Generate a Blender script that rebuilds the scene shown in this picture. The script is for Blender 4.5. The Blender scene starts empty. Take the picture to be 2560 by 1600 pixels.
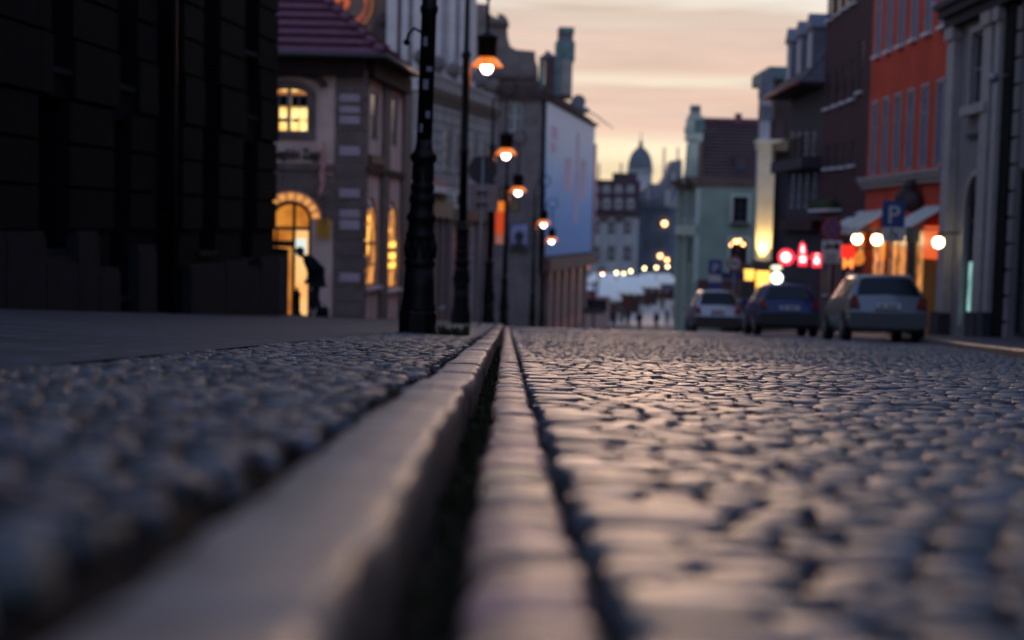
import bpy, bmesh, math, random
import numpy as np
from mathutils import Vector, Matrix
random.seed(7); rng = np.random.default_rng(7)
sc = bpy.context.scene
COL = sc.collection
rad = math.radians
# ------------------------------------------------------------------ camera
CZ = 0.28
FPX, PITCH, ROLL, YAW, PPY = 5400.0, math.atan(600/5400), rad(1.4), 0.00435, 1163.66
Fv = Vector((math.sin(YAW)*math.cos(PITCH), math.cos(YAW)*math.cos(PITCH), -math.sin(PITCH)))
R0 = Vector((math.cos(YAW), -math.sin(YAW), 0)); U0 = R0.cross(Fv)
Rv = R0*math.cos(ROLL) + U0*math.sin(ROLL); Uv = U0*math.cos(ROLL) - R0*math.sin(ROLL)
CAM = Vector((0, 0, CZ))
cd = bpy.data.cameras.new('camera'); co = bpy.data.objects.new('camera', cd); COL.objects.link(co)
co.matrix_world = Matrix(((Rv.x, Uv.x, -Fv.x, 0), (Rv.y, Uv.y, -Fv.y, 0), (Rv.z, Uv.z, -Fv.z, CZ), (0, 0, 0, 1)))
cd.sensor_width = 36; cd.lens = FPX/2560*36; cd.shift_y = (PPY-800)/2560
cd.clip_start = 0.05; cd.clip_end = 4000
cd.dof.use_dof = True; cd.dof.focus_distance = 11.5; cd.dof.aperture_fstop = cd.lens/35.0
cd.dof.aperture_blades = 9
sc.camera = co
def ray(px, py): return Fv + Rv*((px-1280)/FPX) + Uv*((PPY-py)/FPX)
def at(px, py, Y):
    d = ray(px, py); return CAM + d*(Y/d.y)
# ------------------------------------------------------------------ ground shape
CR = 70.0
def zroad(Y):
    Y = np.asarray(Y, float)
    a = -.0463*Y + .24*(np.clip(Y, 0, CR)/CR)**1.6
    a = a - .0050*np.clip(Y-CR, 0, None) - .3*(1-np.exp(-np.clip(Y-CR-6, 0, None)/40))
    return np.maximum(a, -9.35)
def shift(Y): return 3.0e-4*np.clip(np.asarray(Y, float)-72, 0, None)**1.95
def xright(Y): return np.interp(Y, [0, 20, 25, 45, 52, 300], [5.4, 5.5, 6.0, 8.9, 9.2, 9.3])
KL, KR = -.264, -.110          # kerb stone, left and right edge
def zleft(X, Y):               # pavement behind the kerb
    e = np.clip(KL - (np.asarray(X)-shift(Y)), 0, 9)
    return zroad(Y) + .10 + .028*e
def zright(X, Y): return zroad(Y) + .11 + .012*np.clip(np.asarray(X)-xright(Y), 0, 6)
def zg(X, Y):
    if X < KR+float(shift(Y)): return float(zleft(X, Y))
    if X > float(xright(Y)): return float(zright(X, Y))
    return float(zroad(Y))
# ------------------------------------------------------------------ materials
def lin(c):
    return tuple(((x/255)/12.92 if x/255 <= .04045 else ((x/255+.055)/1.055)**2.4) for x in c)
MATS = {}
def nmat(name):
    m = bpy.data.materials.new(name); m.use_nodes = True; MATS[name] = m
    nt = m.node_tree; return m, nt, nt.nodes['Principled BSDF']
def mat(name, col, rough=.75, var=.25, scale=3.0, metal=0, bump=0, bscale=40, spec=.5, emit=None, es=0, tint=False, coat=0, kind=None, bw=1, bh=.5, mortar=.4):
    """principled surface: two octaves of noise mottling, optional brick / ashlar pattern and bump"""
    m, nt, b = nmat(name); N, L = nt.nodes, nt.links
    tc = N.new('ShaderNodeTexCoord')
    n1 = N.new('ShaderNodeTexNoise'); n1.inputs['Scale'].default_value = scale; n1.inputs['Detail'].default_value = 5
    L.new(tc.outputs['Object'], n1.inputs['Vector'])
    mr = N.new('ShaderNodeMapRange'); mr.inputs[1].default_value = .3; mr.inputs[2].default_value = .7
    mr.inputs[3].default_value = 1-var; mr.inputs[4].default_value = 1+var
    L.new(n1.outputs['Fac'], mr.inputs[0])
    mx = N.new('ShaderNodeMix'); mx.data_type = 'RGBA'; mx.blend_type = 'MULTIPLY'; mx.inputs[0].default_value = 1
    L.new(mr.outputs[0], mx.inputs[7])
    src = None
    if kind == 'brick':
        br = N.new('ShaderNodeTexBrick'); br.inputs['Scale'].default_value = 1
        br.inputs['Brick Width'].default_value = bw; br.inputs['Row Height'].default_value = bh
        br.inputs['Mortar Size'].default_value = .012 if mortar < 1 else .022
        br.inputs['Color1'].default_value = (*[c*1.15 for c in col], 1); br.inputs['Color2'].default_value = (*[c*.8 for c in col], 1)
        br.inputs['Mortar'].default_value = (*[c*mortar for c in col], 1)
        L.new(tc.outputs['Object'], br.inputs['Vector']); L.new(br.outputs['Color'], mx.inputs[6])
    elif tint:
        at_ = N.new('ShaderNodeAttribute'); at_.attribute_name = 'tint'
        m2 = N.new('ShaderNodeMix'); m2.data_type = 'RGBA'; m2.blend_type = 'MULTIPLY'; m2.inputs[0].default_value = 1
        m2.inputs[6].default_value = (*col, 1); L.new(at_.outputs['Color'], m2.inputs[7]); L.new(m2.outputs[2], mx.inputs[6])
    else:
        mx.inputs[6].default_value = (*col, 1)
    L.new(mx.outputs[2], b.inputs['Base Color'])
    rr = N.new('ShaderNodeMapRange'); rr.inputs[3].default_value = max(.03, rough-.12); rr.inputs[4].default_value = min(1, rough+.12)
    L.new(n1.outputs['Fac'], rr.inputs[0]); L.new(rr.outputs[0], b.inputs['Roughness'])
    b.inputs['Metallic'].default_value = metal; b.inputs['Specular IOR Level'].default_value = spec
    b.inputs['Coat Weight'].default_value = coat
    if bump:
        n2 = N.new('ShaderNodeTexNoise'); n2.inputs['Scale'].default_value = bscale; n2.inputs['Detail'].default_value = 4
        L.new(tc.outputs['Object'], n2.inputs['Vector'])
        bp = N.new('ShaderNodeBump'); bp.inputs['Strength'].default_value = bump; bp.inputs['Distance'].default_value = .01
        L.new(n2.outputs['Fac'], bp.inputs['Height']); L.new(bp.outputs[0], b.inputs['Normal'])
    if emit:
        b.inputs['Emission Color'].default_value = (*emit, 1); b.inputs['Emission Strength'].default_value = es
    return m
def glow(name, c1, s, c2=None, scale=1.2):
    """something that gives off light, unevenly as a furnished room does"""
    m, nt, b = nmat(name); N, L = nt.nodes, nt.links
    b.inputs['Base Color'].default_value = (*[c*.3 for c in c1], 1); b.inputs['Roughness'].default_value = .3
    b.inputs['Emission Strength'].default_value = s
    if c2:
        tc = N.new('ShaderNodeTexCoord'); n = N.new('ShaderNodeTexNoise'); n.inputs['Scale'].default_value = scale; n.inputs['Detail'].default_value = 2
        L.new(tc.outputs['Object'], n.inputs['Vector'])
        cr = N.new('ShaderNodeValToRGB'); cr.color_ramp.elements[0].position = .38; cr.color_ramp.elements[1].position = .62
        cr.color_ramp.elements[0].color = (*c2, 1); cr.color_ramp.elements[1].color = (*c1, 1)
        L.new(n.outputs['Fac'], cr.inputs[0]); L.new(cr.outputs[0], b.inputs['Emission Color'])
    else:
        b.inputs['Emission Color'].default_value = (*c1, 1)
    return m
M = {}
def mk(k, *a, **kw): M[k] = mat(k, *a, **kw)
mk('sett', (.078, .084, .098), .41, .5, 14, bump=.55, bscale=150, tint=True, spec=.6)
mk('gutter_sett', (.50, .28, .20), .46, .4, 16, bump=.6, bscale=150, tint=True, spec=.45)
mk('mosaic_sett', (.064, .068, .080), .45, .3, 30, bump=.5, bscale=160, tint=True, spec=.35)
mk('joint_dirt', (.011, .010, .011), .95, .4, 14, bump=.8, bscale=90, spec=.1)
mk('kerb_granite', (.26, .195, .17), .48, .6, 7, bump=.7, bscale=110, tint=True)
mk('paving', (.021, .029, .044), .62, .35, 1.3, spec=.22, bump=.25, bscale=60, kind='brick', bw=.5, bh=.5, mortar=2.0)
mk('asphalt', (.10, .095, .092), .6, .3, 2, bump=.4, bscale=80)
mk('square_paving', (.30, .27, .24), .45, .25, .6)
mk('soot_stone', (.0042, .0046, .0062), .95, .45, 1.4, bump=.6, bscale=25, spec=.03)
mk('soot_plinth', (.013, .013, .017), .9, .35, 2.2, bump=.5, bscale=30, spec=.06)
mk('black_void', (.002, .002, .003), .9, .2, 2, spec=.1)
mk('plaster_mauve', (.62, .45, .40), .85, .2, 1.2, bump=.2, bscale=20, spec=.2)
mk('stone_mauve', (.155, .118, .112), .85, .25, 2.5, bump=.3, bscale=20, spec=.2)
mk('stone_mauve_pale', (.44, .36, .42), .85, .2, 3, bump=.3, bscale=20, spec=.2)
mk('stone_dark', (.06, .045, .05), .9, .25, 2, spec=.15)
mk('tile_plum', (.115, .035, .06), .6, .3, 5, bump=.4, bscale=18)
mk('tile_rust', (.22, .075, .075), .65, .3, 4, bump=.4, bscale=18)
mk('tile_brown', (.045, .022, .026), .7, .35, 1.5, bump=.4, bscale=10)
mk('eave_wood', (.030, .020, .022), .85, .3, 3, spec=.2)
mk('pale_stone', (.34, .345, .38), .8, .18, .8, bump=.2, bscale=10, spec=.2)
mk('pale_shade_stone', (.25, .25, .28), .8, .2, .8, spec=.2)
mk('buff_stone', (.23, .22, .225), .85, .25, 1.2, bump=.3, bscale=10, spec=.2)
mk('grime_stone', (.11, .10, .105), .85, .3, 1, bump=.3, bscale=10, spec=.2)
mk('brown_wall', (.13, .095, .085), .88, .25, .7, spec=.2)
mk('slate', (.085, .10, .14), .6, .3, 2)
mk('copper', (.055, .115, .13), .6, .4, 1.3)
mk('black_iron', (.0035, .0034, .004), .5, .3, 20, bump=.35, bscale=60, spec=.16)
mk('grey_iron', (.05, .05, .055), .5, .2, 10)
mk('orange_render', (.41, .066, .042), .9, .16, .9, bump=.15, bscale=15, spec=.04)
mk('purple_brick', (.048, .021, .027), .85, .3, .9, bump=.3, bscale=14, spec=.15)
mk('white_trim', (.46, .46, .5), .7, .15, 3)
mk('grey_trim', (.25, .24, .25), .75, .15, 3)
mk('grey_render', (.16, .155, .165), .85, .16, 1, bump=.15, bscale=20, spec=.2)
mk('grey_dark_render', (.032, .032, .044), .85, .2, 1, spec=.2)
mk('green_render', (.19, .25, .215), .85, .14, .7, bump=.15, bscale=10, spec=.2)
mk('green_trim', (.38, .46, .40), .8, .14, 1, spec=.2)
mk('cream_render', (.62, .56, .42), .8, .12, 1.5, spec=.2)
mk('haze_blue_wall', (.055, .085, .125), .85, .3, .3, spec=.2)  # far walls: bluish haze of distance painted into the colour
mk('red_brick_far', (.038, .028, .042), .85, .3, .4, spec=.2)
mk('white_render_far', (.23, .26, .28), .85, .15, .3, spec=.2)
mk('dome_copper', (.06, .085, .11), .7, .2, .4)
mk('dark_timber', (.020, .017, .022), .8, .3, 3, spec=.2)
mk('pane_sky', (.05, .075, .24), .3, .3, .8, spec=.6)  # bluish glass with the reflected sky painted into its colour
mk('pane_dark', (.012, .014, .022), .12, .3, 1, spec=.5)
mk('pane_far', (.03, .045, .08), .25, .3, .6)
mk('canvas_white', (.62, .64, .60), .85, .1, 2)
mk('canvas_dark', (.10, .022, .03), .85, .2, 2)
mk('awning_cloth', (.40, .42, .40), .8, .15, 2)
mk('rubber', (.010, .010, .011), .8, .2, 10)
mk('car_silver', (.12, .145, .165), .35, .08, 2, metal=.25, coat=.6)
mk('car_blue', (.004, .014, .10), .4, .1, 2, metal=.0, coat=.25, spec=.3)
mk('car_grey', (.27, .26, .275), .32, .08, 2, metal=.5, coat=.6)
mk('car_black', (.012, .012, .014), .3, .1, 2, metal=.2, coat=.7)
mk('car_glass', (.004, .005, .007), .1, .1, 2, spec=.25)
mk('car_bumper', (.045, .06, .075), .4, .1, 4)
mk('plastic_black', (.016, .016, .018), .6, .1, 8)
mk('lamp_red', (.16, .012, .014), .2, .1, 8, spec=.6)
mk('plate_white', (.55, .56, .58), .5, .05, 8)
mk('sign_blue', (.012, .045, .20), .45, .1, 4)
mk('sign_white', (.50, .50, .50), .5, .08, 4)
mk('sign_red', (.30, .02, .025), .5, .1, 4)
mk('sign_back', (.035, .026, .030), .6, .2, 4)
mk('sign_buff', (.30, .22, .21), .7, .15, 4)
mk('zinc', (.22, .23, .25), .5, .15, 6, metal=.4)
mk('notice_yellow', (.62, .30, .02), .6, .12, 6)
mk('banner_pink', (.55, .26, .24), .8, .15, 4)
mk('letter_black', (.010, .010, .012), .6, .1, 4)
mk('cloth_black', (.010, .011, .016), .9, .3, 8, spec=.1)
mk('cloth_navy', (.014, .018, .035), .9, .3, 8, spec=.1)
mk('cloth_brown', (.05, .03, .03), .9, .3, 8, spec=.1)
mk('cloth_red', (.20, .03, .03), .9, .3, 8, spec=.1)
mk('skin', (.35, .2, .15), .6, .1, 10)
mk('hair', (.03, .022, .018), .8, .3, 30)
mk('grass', (.028, .040, .014), .8, .4, 30, spec=.2)
mk('moss', (.030, .030, .016), .9, .5, 30, spec=.1)
mk('shop_pillar', (.17, .115, .12), .75, .2, 2)
mk('shop_dark', (.03, .024, .03), .6, .3, 2)
mk('red_wood', (.06, .02, .024), .7, .2, 2)
mk('ochre_lit_wall', (.30, .13, .02), .8, .15, 2, spec=.15)
# things that give off light
M['bulb'] = glow('bulb', (1, .72, .62), 15)
M['bulb_warm'] = glow('bulb_warm', (1, .76, .38), 8)
M['globe'] = glow('globe', (1, .80, .42), 12)
M['lit_window'] = glow('lit_window', (1, .80, .34), 1.7, (1, .52, .10), 2.2)
M['lit_amber'] = glow('lit_amber', (.95, .36, .05), .75, (.6, .17, .02), 1.4)
M['lit_cream'] = glow('lit_cream', (1, .60, .24), 1.15, (1, .45, .13), 1.0)
M['lit_fan'] = glow('lit_fan', (1, .42, .10), .8)
M['lit_shop'] = glow('lit_shop', (1, .40, .08), 1.0, (.09, .025, .02), 1.9)
M['lit_dim'] = glow('lit_dim', (.45, .14, .07), .28, (.02, .012, .02), 1.0)
M['lit_paper'] = glow('lit_paper', (.75, .88, .80), 1.0)
M['lit_teal'] = glow('lit_teal', (.40, .78, .70), .8, (.16, .34, .32), 2.2)
M['lit_yellow'] = glow('lit_yellow', (1, .62, .10), 2.2, (1, .42, .06), 1.2)
M['lit_orange_panel'] = glow('lit_orange_panel', (1, .12, .012), .75)
M['lit_ornament'] = glow('lit_ornament', (.95, .15, .03), .55, (.10, .03, .015), 1.4)
M['lit_ornament_gold'] = glow('lit_ornament_gold', (.75, .22, .05), .26)
M['neon_red'] = glow('neon_red', (1, .03, .06), 1.8)
M['neon_white'] = glow('neon_white', (1, .42, .42), 6)
M['sign_box_red'] = glow('sign_box_red', (1, .02, .012), 1.1)
M['sign_letter'] = glow('sign_letter', (1, .30, .05), 1.5)
M['sign_orange_box'] = glow('sign_orange_box', (1, .22, .015), .85)
M['sign_red_box'] = glow('sign_red_box', (1, .09, .012), .5)
M['sign_pink_box'] = glow('sign_pink_box', (.8, .26, .18), .33)
M['oval_white'] = glow('oval_white', (.9, .95, 1), 5)
M['oval_cream'] = glow('oval_cream', (1, .88, .6), 1.6)
M['poster_glow'] = glow('poster_glow', (.16, .20, .48), .22, (.06, .07, .2), 1.5)
M['fairy'] = glow('fairy', (1, .42, .15), 9)
M['uplight'] = glow('uplight', (1, .75, .25), 14)
# ------------------------------------------------------------------ mesh helpers
class MB:
    def __init__(s): s.v = []; s.f = []; s.m = []; s.sm = []
    def pts(s, P):
        i = len(s.v); s.v += [Vector(p) for p in P]; return list(range(i, i+len(P)))
    def poly(s, P, m=0, smooth=False):
        s.f.append(s.pts(P)); s.m.append(m); s.sm.append(smooth)
    def pbox(s, o, a, b, c, m=0):
        o, a, b, c = map(Vector, (o, a, b, c))
        k = s.pts([o, o+a, o+a+b, o+b, o+c, o+a+c, o+a+b+c, o+b+c])
        q = [(0, 3, 2, 1), (4, 5, 6, 7), (0, 1, 5, 4), (1, 2, 6, 5), (2, 3, 7, 6), (3, 0, 4, 7)]
        if a.cross(b).dot(c) < 0: q = [t[::-1] for t in q]
        for t in q: s.f.append([k[j] for j in t]); s.m.append(m); s.sm.append(False)
    def box(s, x0, x1, y0, y1, z0, z1, m=0): s.pbox((x0, y0, z0), (x1-x0, 0, 0), (0, y1-y0, 0), (0, 0, z1-z0), m)
    def rings(s, rs, m=0, smooth=True, close=True, caps=True):
        idx = [s.pts(r) for r in rs]; n = len(idx[0])
        for a, b in zip(idx, idx[1:]):
            for j in range(n if close else n-1):
                s.f.append([a[j], a[(j+1) % n], b[(j+1) % n], b[j]]); s.m.append(m); s.sm.append(smooth)
        if caps:
            s.f.append(idx[0][::-1]); s.m.append(m); s.sm.append(False)
            s.f.append(list(idx[-1])); s.m.append(m); s.sm.append(False)
        return idx
    def lathe(s, prof, c=(0, 0, 0), n=20, m=0, smooth=True, rot=0):
        c = Vector(c)
        s.rings([[c+Vector((r*math.cos(2*math.pi*j/n+rot), r*math.sin(2*math.pi*j/n+rot), z)) for j in range(n)] for r, z in prof], m, smooth)
    def tube(s, P, r, n=8, m=0, smooth=True):
        P = [Vector(p) for p in P]; rs = []
        up = None
        for i, p in enumerate(P):
            t = (P[min(i+1, len(P)-1)] - P[max(i-1, 0)]).normalized()
            if up is None: up = t.orthogonal().normalized()
            up = (up - t*up.dot(t)).normalized(); w = t.cross(up)
            q = r[i] if isinstance(r, (list, tuple)) else r
            rs.append([p + up*(q*math.cos(2*math.pi*j/n)) + w*(q*math.sin(2*math.pi*j/n)) for j in range(n)])
        s.rings(rs, m, smooth)
    def disc(s, c, ax, r, t, n=24, m=0, sx=1, sz=1):
        """short cylinder round axis ax (unit vector, horizontal), thickness t"""
        c, ax = Vector(c), Vector(ax).normalized(); u = Vector((-ax.y, ax.x, 0)); z = Vector((0, 0, 1))
        rg = lambda o: [c+ax*o+u*(r*sx*math.cos(2*math.pi*j/n))+z*(r*sz*math.sin(2*math.pi*j/n)) for j in range(n)]
        s.rings([rg(0), rg(t)], m, False)
    def ball(s, c, r, n=14, m=0, sx=1, sz=1):
        c = Vector(c); k = n//2
        s.rings([[c+Vector((r*sx*math.sin(math.pi*i/k)*math.cos(2*math.pi*j/n), r*sx*math.sin(math.pi*i/k)*math.sin(2*math.pi*j/n), r*sz*math.cos(math.pi*i/k))) for j in range(n)] for i in [.02]+list(range(1, k))+[k-.02]][::-1], m, True)
    def extr(s, P, vec, m=0):
        """closed prism: polygon P pushed along vec"""
        vec = Vector(vec); a = [Vector(p) for p in P]; b = [p+vec for p in a]
        s.rings([a, b], m, False)
    def build(s, name, mats, parent=None, label=None):
        V = [tuple(v) for v in s.v]
        lo = [min(v[i] for v in V) for i in range(3)]; hi = [max(v[i] for v in V) for i in range(3)]
        c = Vector(((lo[0]+hi[0])/2, (lo[1]+hi[1])/2, lo[2]))
        me = bpy.data.meshes.new(name)
        me.from_pydata([tuple(Vector(v)-c) for v in V], [], s.f)
        if not isinstance(mats, (list, tuple)): mats = [mats]
        for m in mats: me.materials.append(M[m] if isinstance(m, str) else m)
        me.polygons.foreach_set('material_index', s.m); me.polygons.foreach_set('use_smooth', s.sm)
        bm = bmesh.new(); bm.from_mesh(me); bmesh.ops.recalc_face_normals(bm, faces=bm.faces); bm.to_mesh(me); bm.free()
        me.update()
        o = bpy.data.objects.new(name, me); COL.objects.link(o)
        link(o, c, parent)
        if label: o['label'] = label
        return o
WPOS = {}
def link(o, c, parent):
    WPOS[o.name] = Vector(c)
    if parent is not None:
        o.parent = parent; o.location = Vector(c) - WPOS[parent.name]
    else: o.location = c
def tag(o, label, cat, group=None, kind=None):
    if label: o['label'] = label
    if cat: o['category'] = cat
    if group: o['group'] = group
    if kind: o['kind'] = kind
    return o
def thing(name, label, cat, loc=(0, 0, 0), group=None):
    o = bpy.data.objects.new(name, None); COL.objects.link(o); o.empty_display_size = .3
    o.location = loc; WPOS[o.name] = Vector(loc)
    return tag(o, label, cat, group)
def copy_tree(o, parent=None):
    c = o.copy(); COL.objects.link(c)
    if parent is not None: c.parent = parent
    for ch in list(o.children): copy_tree(ch, c)
    return c
def text_mesh(body, size, ext, xscale=1.0, bold=0.0):
    cu = bpy.data.curves.new('lettering', 'FONT'); cu.body = body; cu.size = size; cu.extrude = ext; cu.align_x = 'CENTER'; cu.offset = bold
    ob = bpy.data.objects.new('lettering', cu); COL.objects.link(ob)
    dg = bpy.context.evaluated_depsgraph_get(); me = bpy.data.meshes.new_from_object(ob.evaluated_get(dg))
    bpy.data.objects.remove(ob); bpy.data.curves.remove(cu)
    return me
def text_obj(name, body, size, m, pos, right, parent, ext=.01, bold=0.0):
    """3-D lettering: x runs along 'right', letters stand upright, facing right x up"""
    me = text_mesh(body, size, ext, bold=bold); me.name = name; me.materials.clear(); me.materials.append(M[m])
    r = Vector(right).normalized(); z = Vector((0, 0, 1)); n = r.cross(z)
    me.transform(Matrix(((r.x, z.x, n.x, 0), (r.y, z.y, n.y, 0), (r.z, z.z, n.z, 0), (0, 0, 0, 1))))
    o = bpy.data.objects.new(name, me); COL.objects.link(o); link(o, Vector(pos), parent); return o
# ------------------------------------------------------------------ numpy quads
def mesh_np(name, V, Q, m, tint=None, smooth=True, kind='structure'):
    me = bpy.data.meshes.new(name)
    me.vertices.add(len(V)); me.vertices.foreach_set('co', np.ascontiguousarray(V, np.float32).ravel())
    me.loops.add(Q.size); me.loops.foreach_set('vertex_index', np.ascontiguousarray(Q, np.int32).ravel())
    me.polygons.add(len(Q)); me.polygons.foreach_set('loop_start', np.arange(0, Q.size, 4, dtype=np.int32))
    me.polygons.foreach_set('use_smooth', np.full(len(Q), smooth))
    me.update(calc_edges=True); me.validate()
    if tint is not None:
        a = me.color_attributes.new('tint', 'FLOAT_COLOR', 'POINT'); a.data.foreach_set('color', np.ascontiguousarray(tint, np.float32).ravel())
    me.materials.append(M[m])
    o = bpy.data.objects.new(name, me); COL.objects.link(o)
    if kind: o['kind'] = kind
    return o
def setts(cx, cy, cz, ha, hb, rot, h, tx, ty, tint, lv, drop=.05, rnd=.3, irr=.003, ux=1.0):
    """cushion-topped stones as one block of quads; lv = parameter levels across a stone"""
    n = len(lv); u, v = np.meshgrid(np.array(lv), np.array(lv), indexing='xy'); u = u.ravel(); v = v.ravel()
    t = (np.abs(u*ux)**6+np.abs(v)**6)**(1/6.)
    prof = -np.where(t > .84, ((np.clip(t, 0, 1.0)-.84)/.16)**2.4, 0)*drop
    cu = u*(1-rnd*.5*v**4); cv = v*(1-rnd*.5*u**4)
    K = len(cx)
    x = cu[None]*ha[:, None]; y = cv[None]*hb[:, None]
    wob = rng.normal(0, 1, (K, n*n))*(.032*np.minimum(ha, hb))[:, None]*(np.abs(t) > .8)[None]
    x = x + wob; y = y + np.roll(wob, 3, 1)*.7
    z = cz[:, None]+h[:, None]+prof[None]+u[None]*tx[:, None]+v[None]*ty[:, None]+rng.normal(0, irr, (K, n*n))*(t < .95)[None]
    c, s_ = np.cos(rot)[:, None], np.sin(rot)[:, None]
    X = cx[:, None]+x*c-y*s_; Y = cy[:, None]+x*s_+y*c
    V = np.stack([X, Y, z], -1).reshape(-1, 3)
    i, j = np.meshgrid(np.arange(n-1), np.arange(n-1), indexing='xy'); a = (j*n+i).ravel()
    q = np.stack([a, a+1, a+n+1, a+n], -1)
    Q = (q[None]+(np.arange(K)*n*n)[:, None, None]).reshape(-1, 4)
    T = np.repeat(np.concatenate([tint, np.ones((K, 1))], 1), n*n, 0)
    return V, Q, T
def stack(parts):
    V, Q, T, k = [], [], [], 0
    for v, q, t in parts: V.append(v); Q.append(q+k); T.append(t); k += len(v)
    return np.concatenate(V), np.concatenate(Q), np.concatenate(T)
LV9 = [-1, -.965, -.91, -.80, 0, .80, .91, .965, 1]; LV7 = [-1, -.95, -.85, 0, .85, .95, 1]; LV5 = [-1, -.88, 0, .88, 1]
# --- road setts: transverse courses of granite blocks
def road_setts():
    rows = []; y = 1.25
    while y < 100:
        d = random.choice((random.uniform(.095, .13), random.uniform(.12, .175))) if y < 60 else random.uniform(.22, .32)
        rows.append((y+d/2, d)); y += d + (random.uniform(.004, .012))
    P = []
    for lo, hi, lv in ((0, 17, LV9), (17, 46, LV7), (46, 200, LV5)):
        C = []
        for yc, d in rows:
            if not lo <= yc < hi: continue
            x = .104+float(shift(yc))+random.uniform(-.01, .012); xe = float(xright(yc))-.02
            if yc < 18: xe = min(xe, .26*yc+1.6)
            first = True
            while x < xe:
                w = random.choice((random.uniform(.07, .10), random.uniform(.09, .135))) if not first else random.uniform(.11, .27)
                if yc > 46: w *= 1.6
                C.append((x+w/2, yc+random.gauss(0, .008)+.012*math.sin(x*1.7+yc), w/2-.001, d/2-random.choice((0, 0, .002, .006)))); x += w+random.uniform(.0, .004); first = False
        C = np.array(C); K = len(C)
        cz = zroad(C[:, 1]) + .012*np.sin(C[:, 0]*1.1+.6)*np.sin(C[:, 1]*.45)
        g = rng.uniform(.68, 1.28, K)[:, None]*np.ones(3); g *= 1+rng.normal(0, .05, (K, 3))
        P.append(setts(C[:, 0], C[:, 1], cz, C[:, 2], C[:, 3], rng.normal(0, .03, K), rng.normal(0, .0036, K)*np.interp(C[:, 1], [8, 25], [1, 1.7]), rng.normal(0, .0024, K), rng.normal(0, .0028, K), g, lv, .046, .46, .0010, ux=.945))
    mesh_np('road', *stack(P)[:2], 'sett', stack(P)[2])
def strip_surface(name, m, ys, xs_of, z_of, off):
    V, Q = [], []
    n = None
    for i, y in enumerate(ys):
        xs = xs_of(y); n = len(xs)
        for x in xs: V.append((x, y, float(z_of(x, y))+off))
    for i in range(len(ys)-1):
        for j in range(n-1):
            a = i*n+j; Q.append((a, a+1, a+n+1, a+n))
    return mesh_np(name, np.array(V), np.array(Q), m)
YS = list(np.arange(-6, 30, 1.0))+list(np.arange(30, 215, 3.0))
road_setts()
strip_surface('road_bed', 'joint_dirt', YS, lambda y: np.concatenate([[-.3, -.11, -.055, -.035, .085], np.linspace(.125, float(xright(y))+.05, 8)])+0*float(shift(y)), lambda x, y: zroad(y)-(.05 if x < -.05 else (.02 if x < .09 and x > .08 else 0)), -.021)
# gutter: one line of setts along the kerb
def gutter():
    C = []; y = 1.2
    while y < 80:
        d = random.choice((.14, .17, .2, .26)) * random.uniform(.9, 1.1)
        C.append((.027+random.gauss(0, .004)+float(shift(y)), y+d/2, .068+random.gauss(0, .002), d/2)); y += d+random.uniform(.004, .016)
    C = np.array(C); K = len(C)
    g = rng.uniform(.75, 1.25, K)[:, None]*np.ones(3)*(1+rng.normal(0, .06, (K, 3)))
    a = setts(C[:, 0], C[:, 1], zroad(C[:, 1]), C[:, 2], C[:, 3], rng.normal(0, .02, K), rng.normal(.004, .005, K), rng.normal(0, .002, K), rng.normal(0, .004, K), g, LV9, .040, .26, .0012)
    mesh_np('gutter', a[0], a[1], 'gutter_sett', a[2])
gutter()
def kerb():
    prof = [(-1, -.16), (-1, -.022), (-.95, -.006), (-.8, 0), (0, .002), (.76, -.001), (.93, -.005), (.985, -.016), (1, -.045), (1.0, -.16)]
    P = []; y = .4; T = []
    V, Q, k = [], [], 0
    ends = [1.3, 2.74, 4.46, 5.75, 6.9, 8.0]
    while y < 100:
        e = ends.pop(0) if ends else y+random.uniform(.9, 1.5)
        tn = random.uniform(.82, 1.15); col = (tn, tn*random.uniform(.96, 1.02), tn*random.uniform(.93, 1.02), 1)
        dx, dz, tw = random.gauss(0, .004), random.gauss(0, .004), random.gauss(0, .004)
        ns = max(6, int((e-y)/.09)); ph = random.uniform(0, 9)
        for i in range(ns+1):
            yy = y+.006+(e-y-.012)*(0 if i == 0 else 1 if i == ns else .012 if i == 1 else .988 if i == ns-1 else i/ns); end = (i in (0, ns))
            for (u, z) in prof:
                h = (KR-KL)/2
                rag = .005*math.sin(yy*23+ph)+.004*math.sin(yy*61+ph*2)+random.gauss(0, .0022)
                x = (KL+KR)/2+dx+u*(h+(rag if abs(u) > .6 else 0)) + float(shift(yy))
                V.append((x, yy, float(zroad(yy))+.10+z+dz+tw*(2*i/ns-1)-(.022 if end and z > -.1 else 0)+random.gauss(0, .0009)))
                darken = .24+.1*math.sin(yy*9+ph)*math.sin(yy*3.1) if (u > .99 and z < -.014+.003*math.sin(yy*17+ph)) else 1.0   # shade of the road face painted into the tint, with some dirt
                if end: darken *= .35
                T.append((col[0]*darken, col[1]*darken, col[2]*darken, 1))
        n = len(prof)
        for i in range(ns):
            for j in range(n-1):
                a = k+i*n+j; Q.append((a, a+1, a+n+1, a+n))
        k = len(V); y = e
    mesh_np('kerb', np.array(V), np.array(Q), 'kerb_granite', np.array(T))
kerb()
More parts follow.
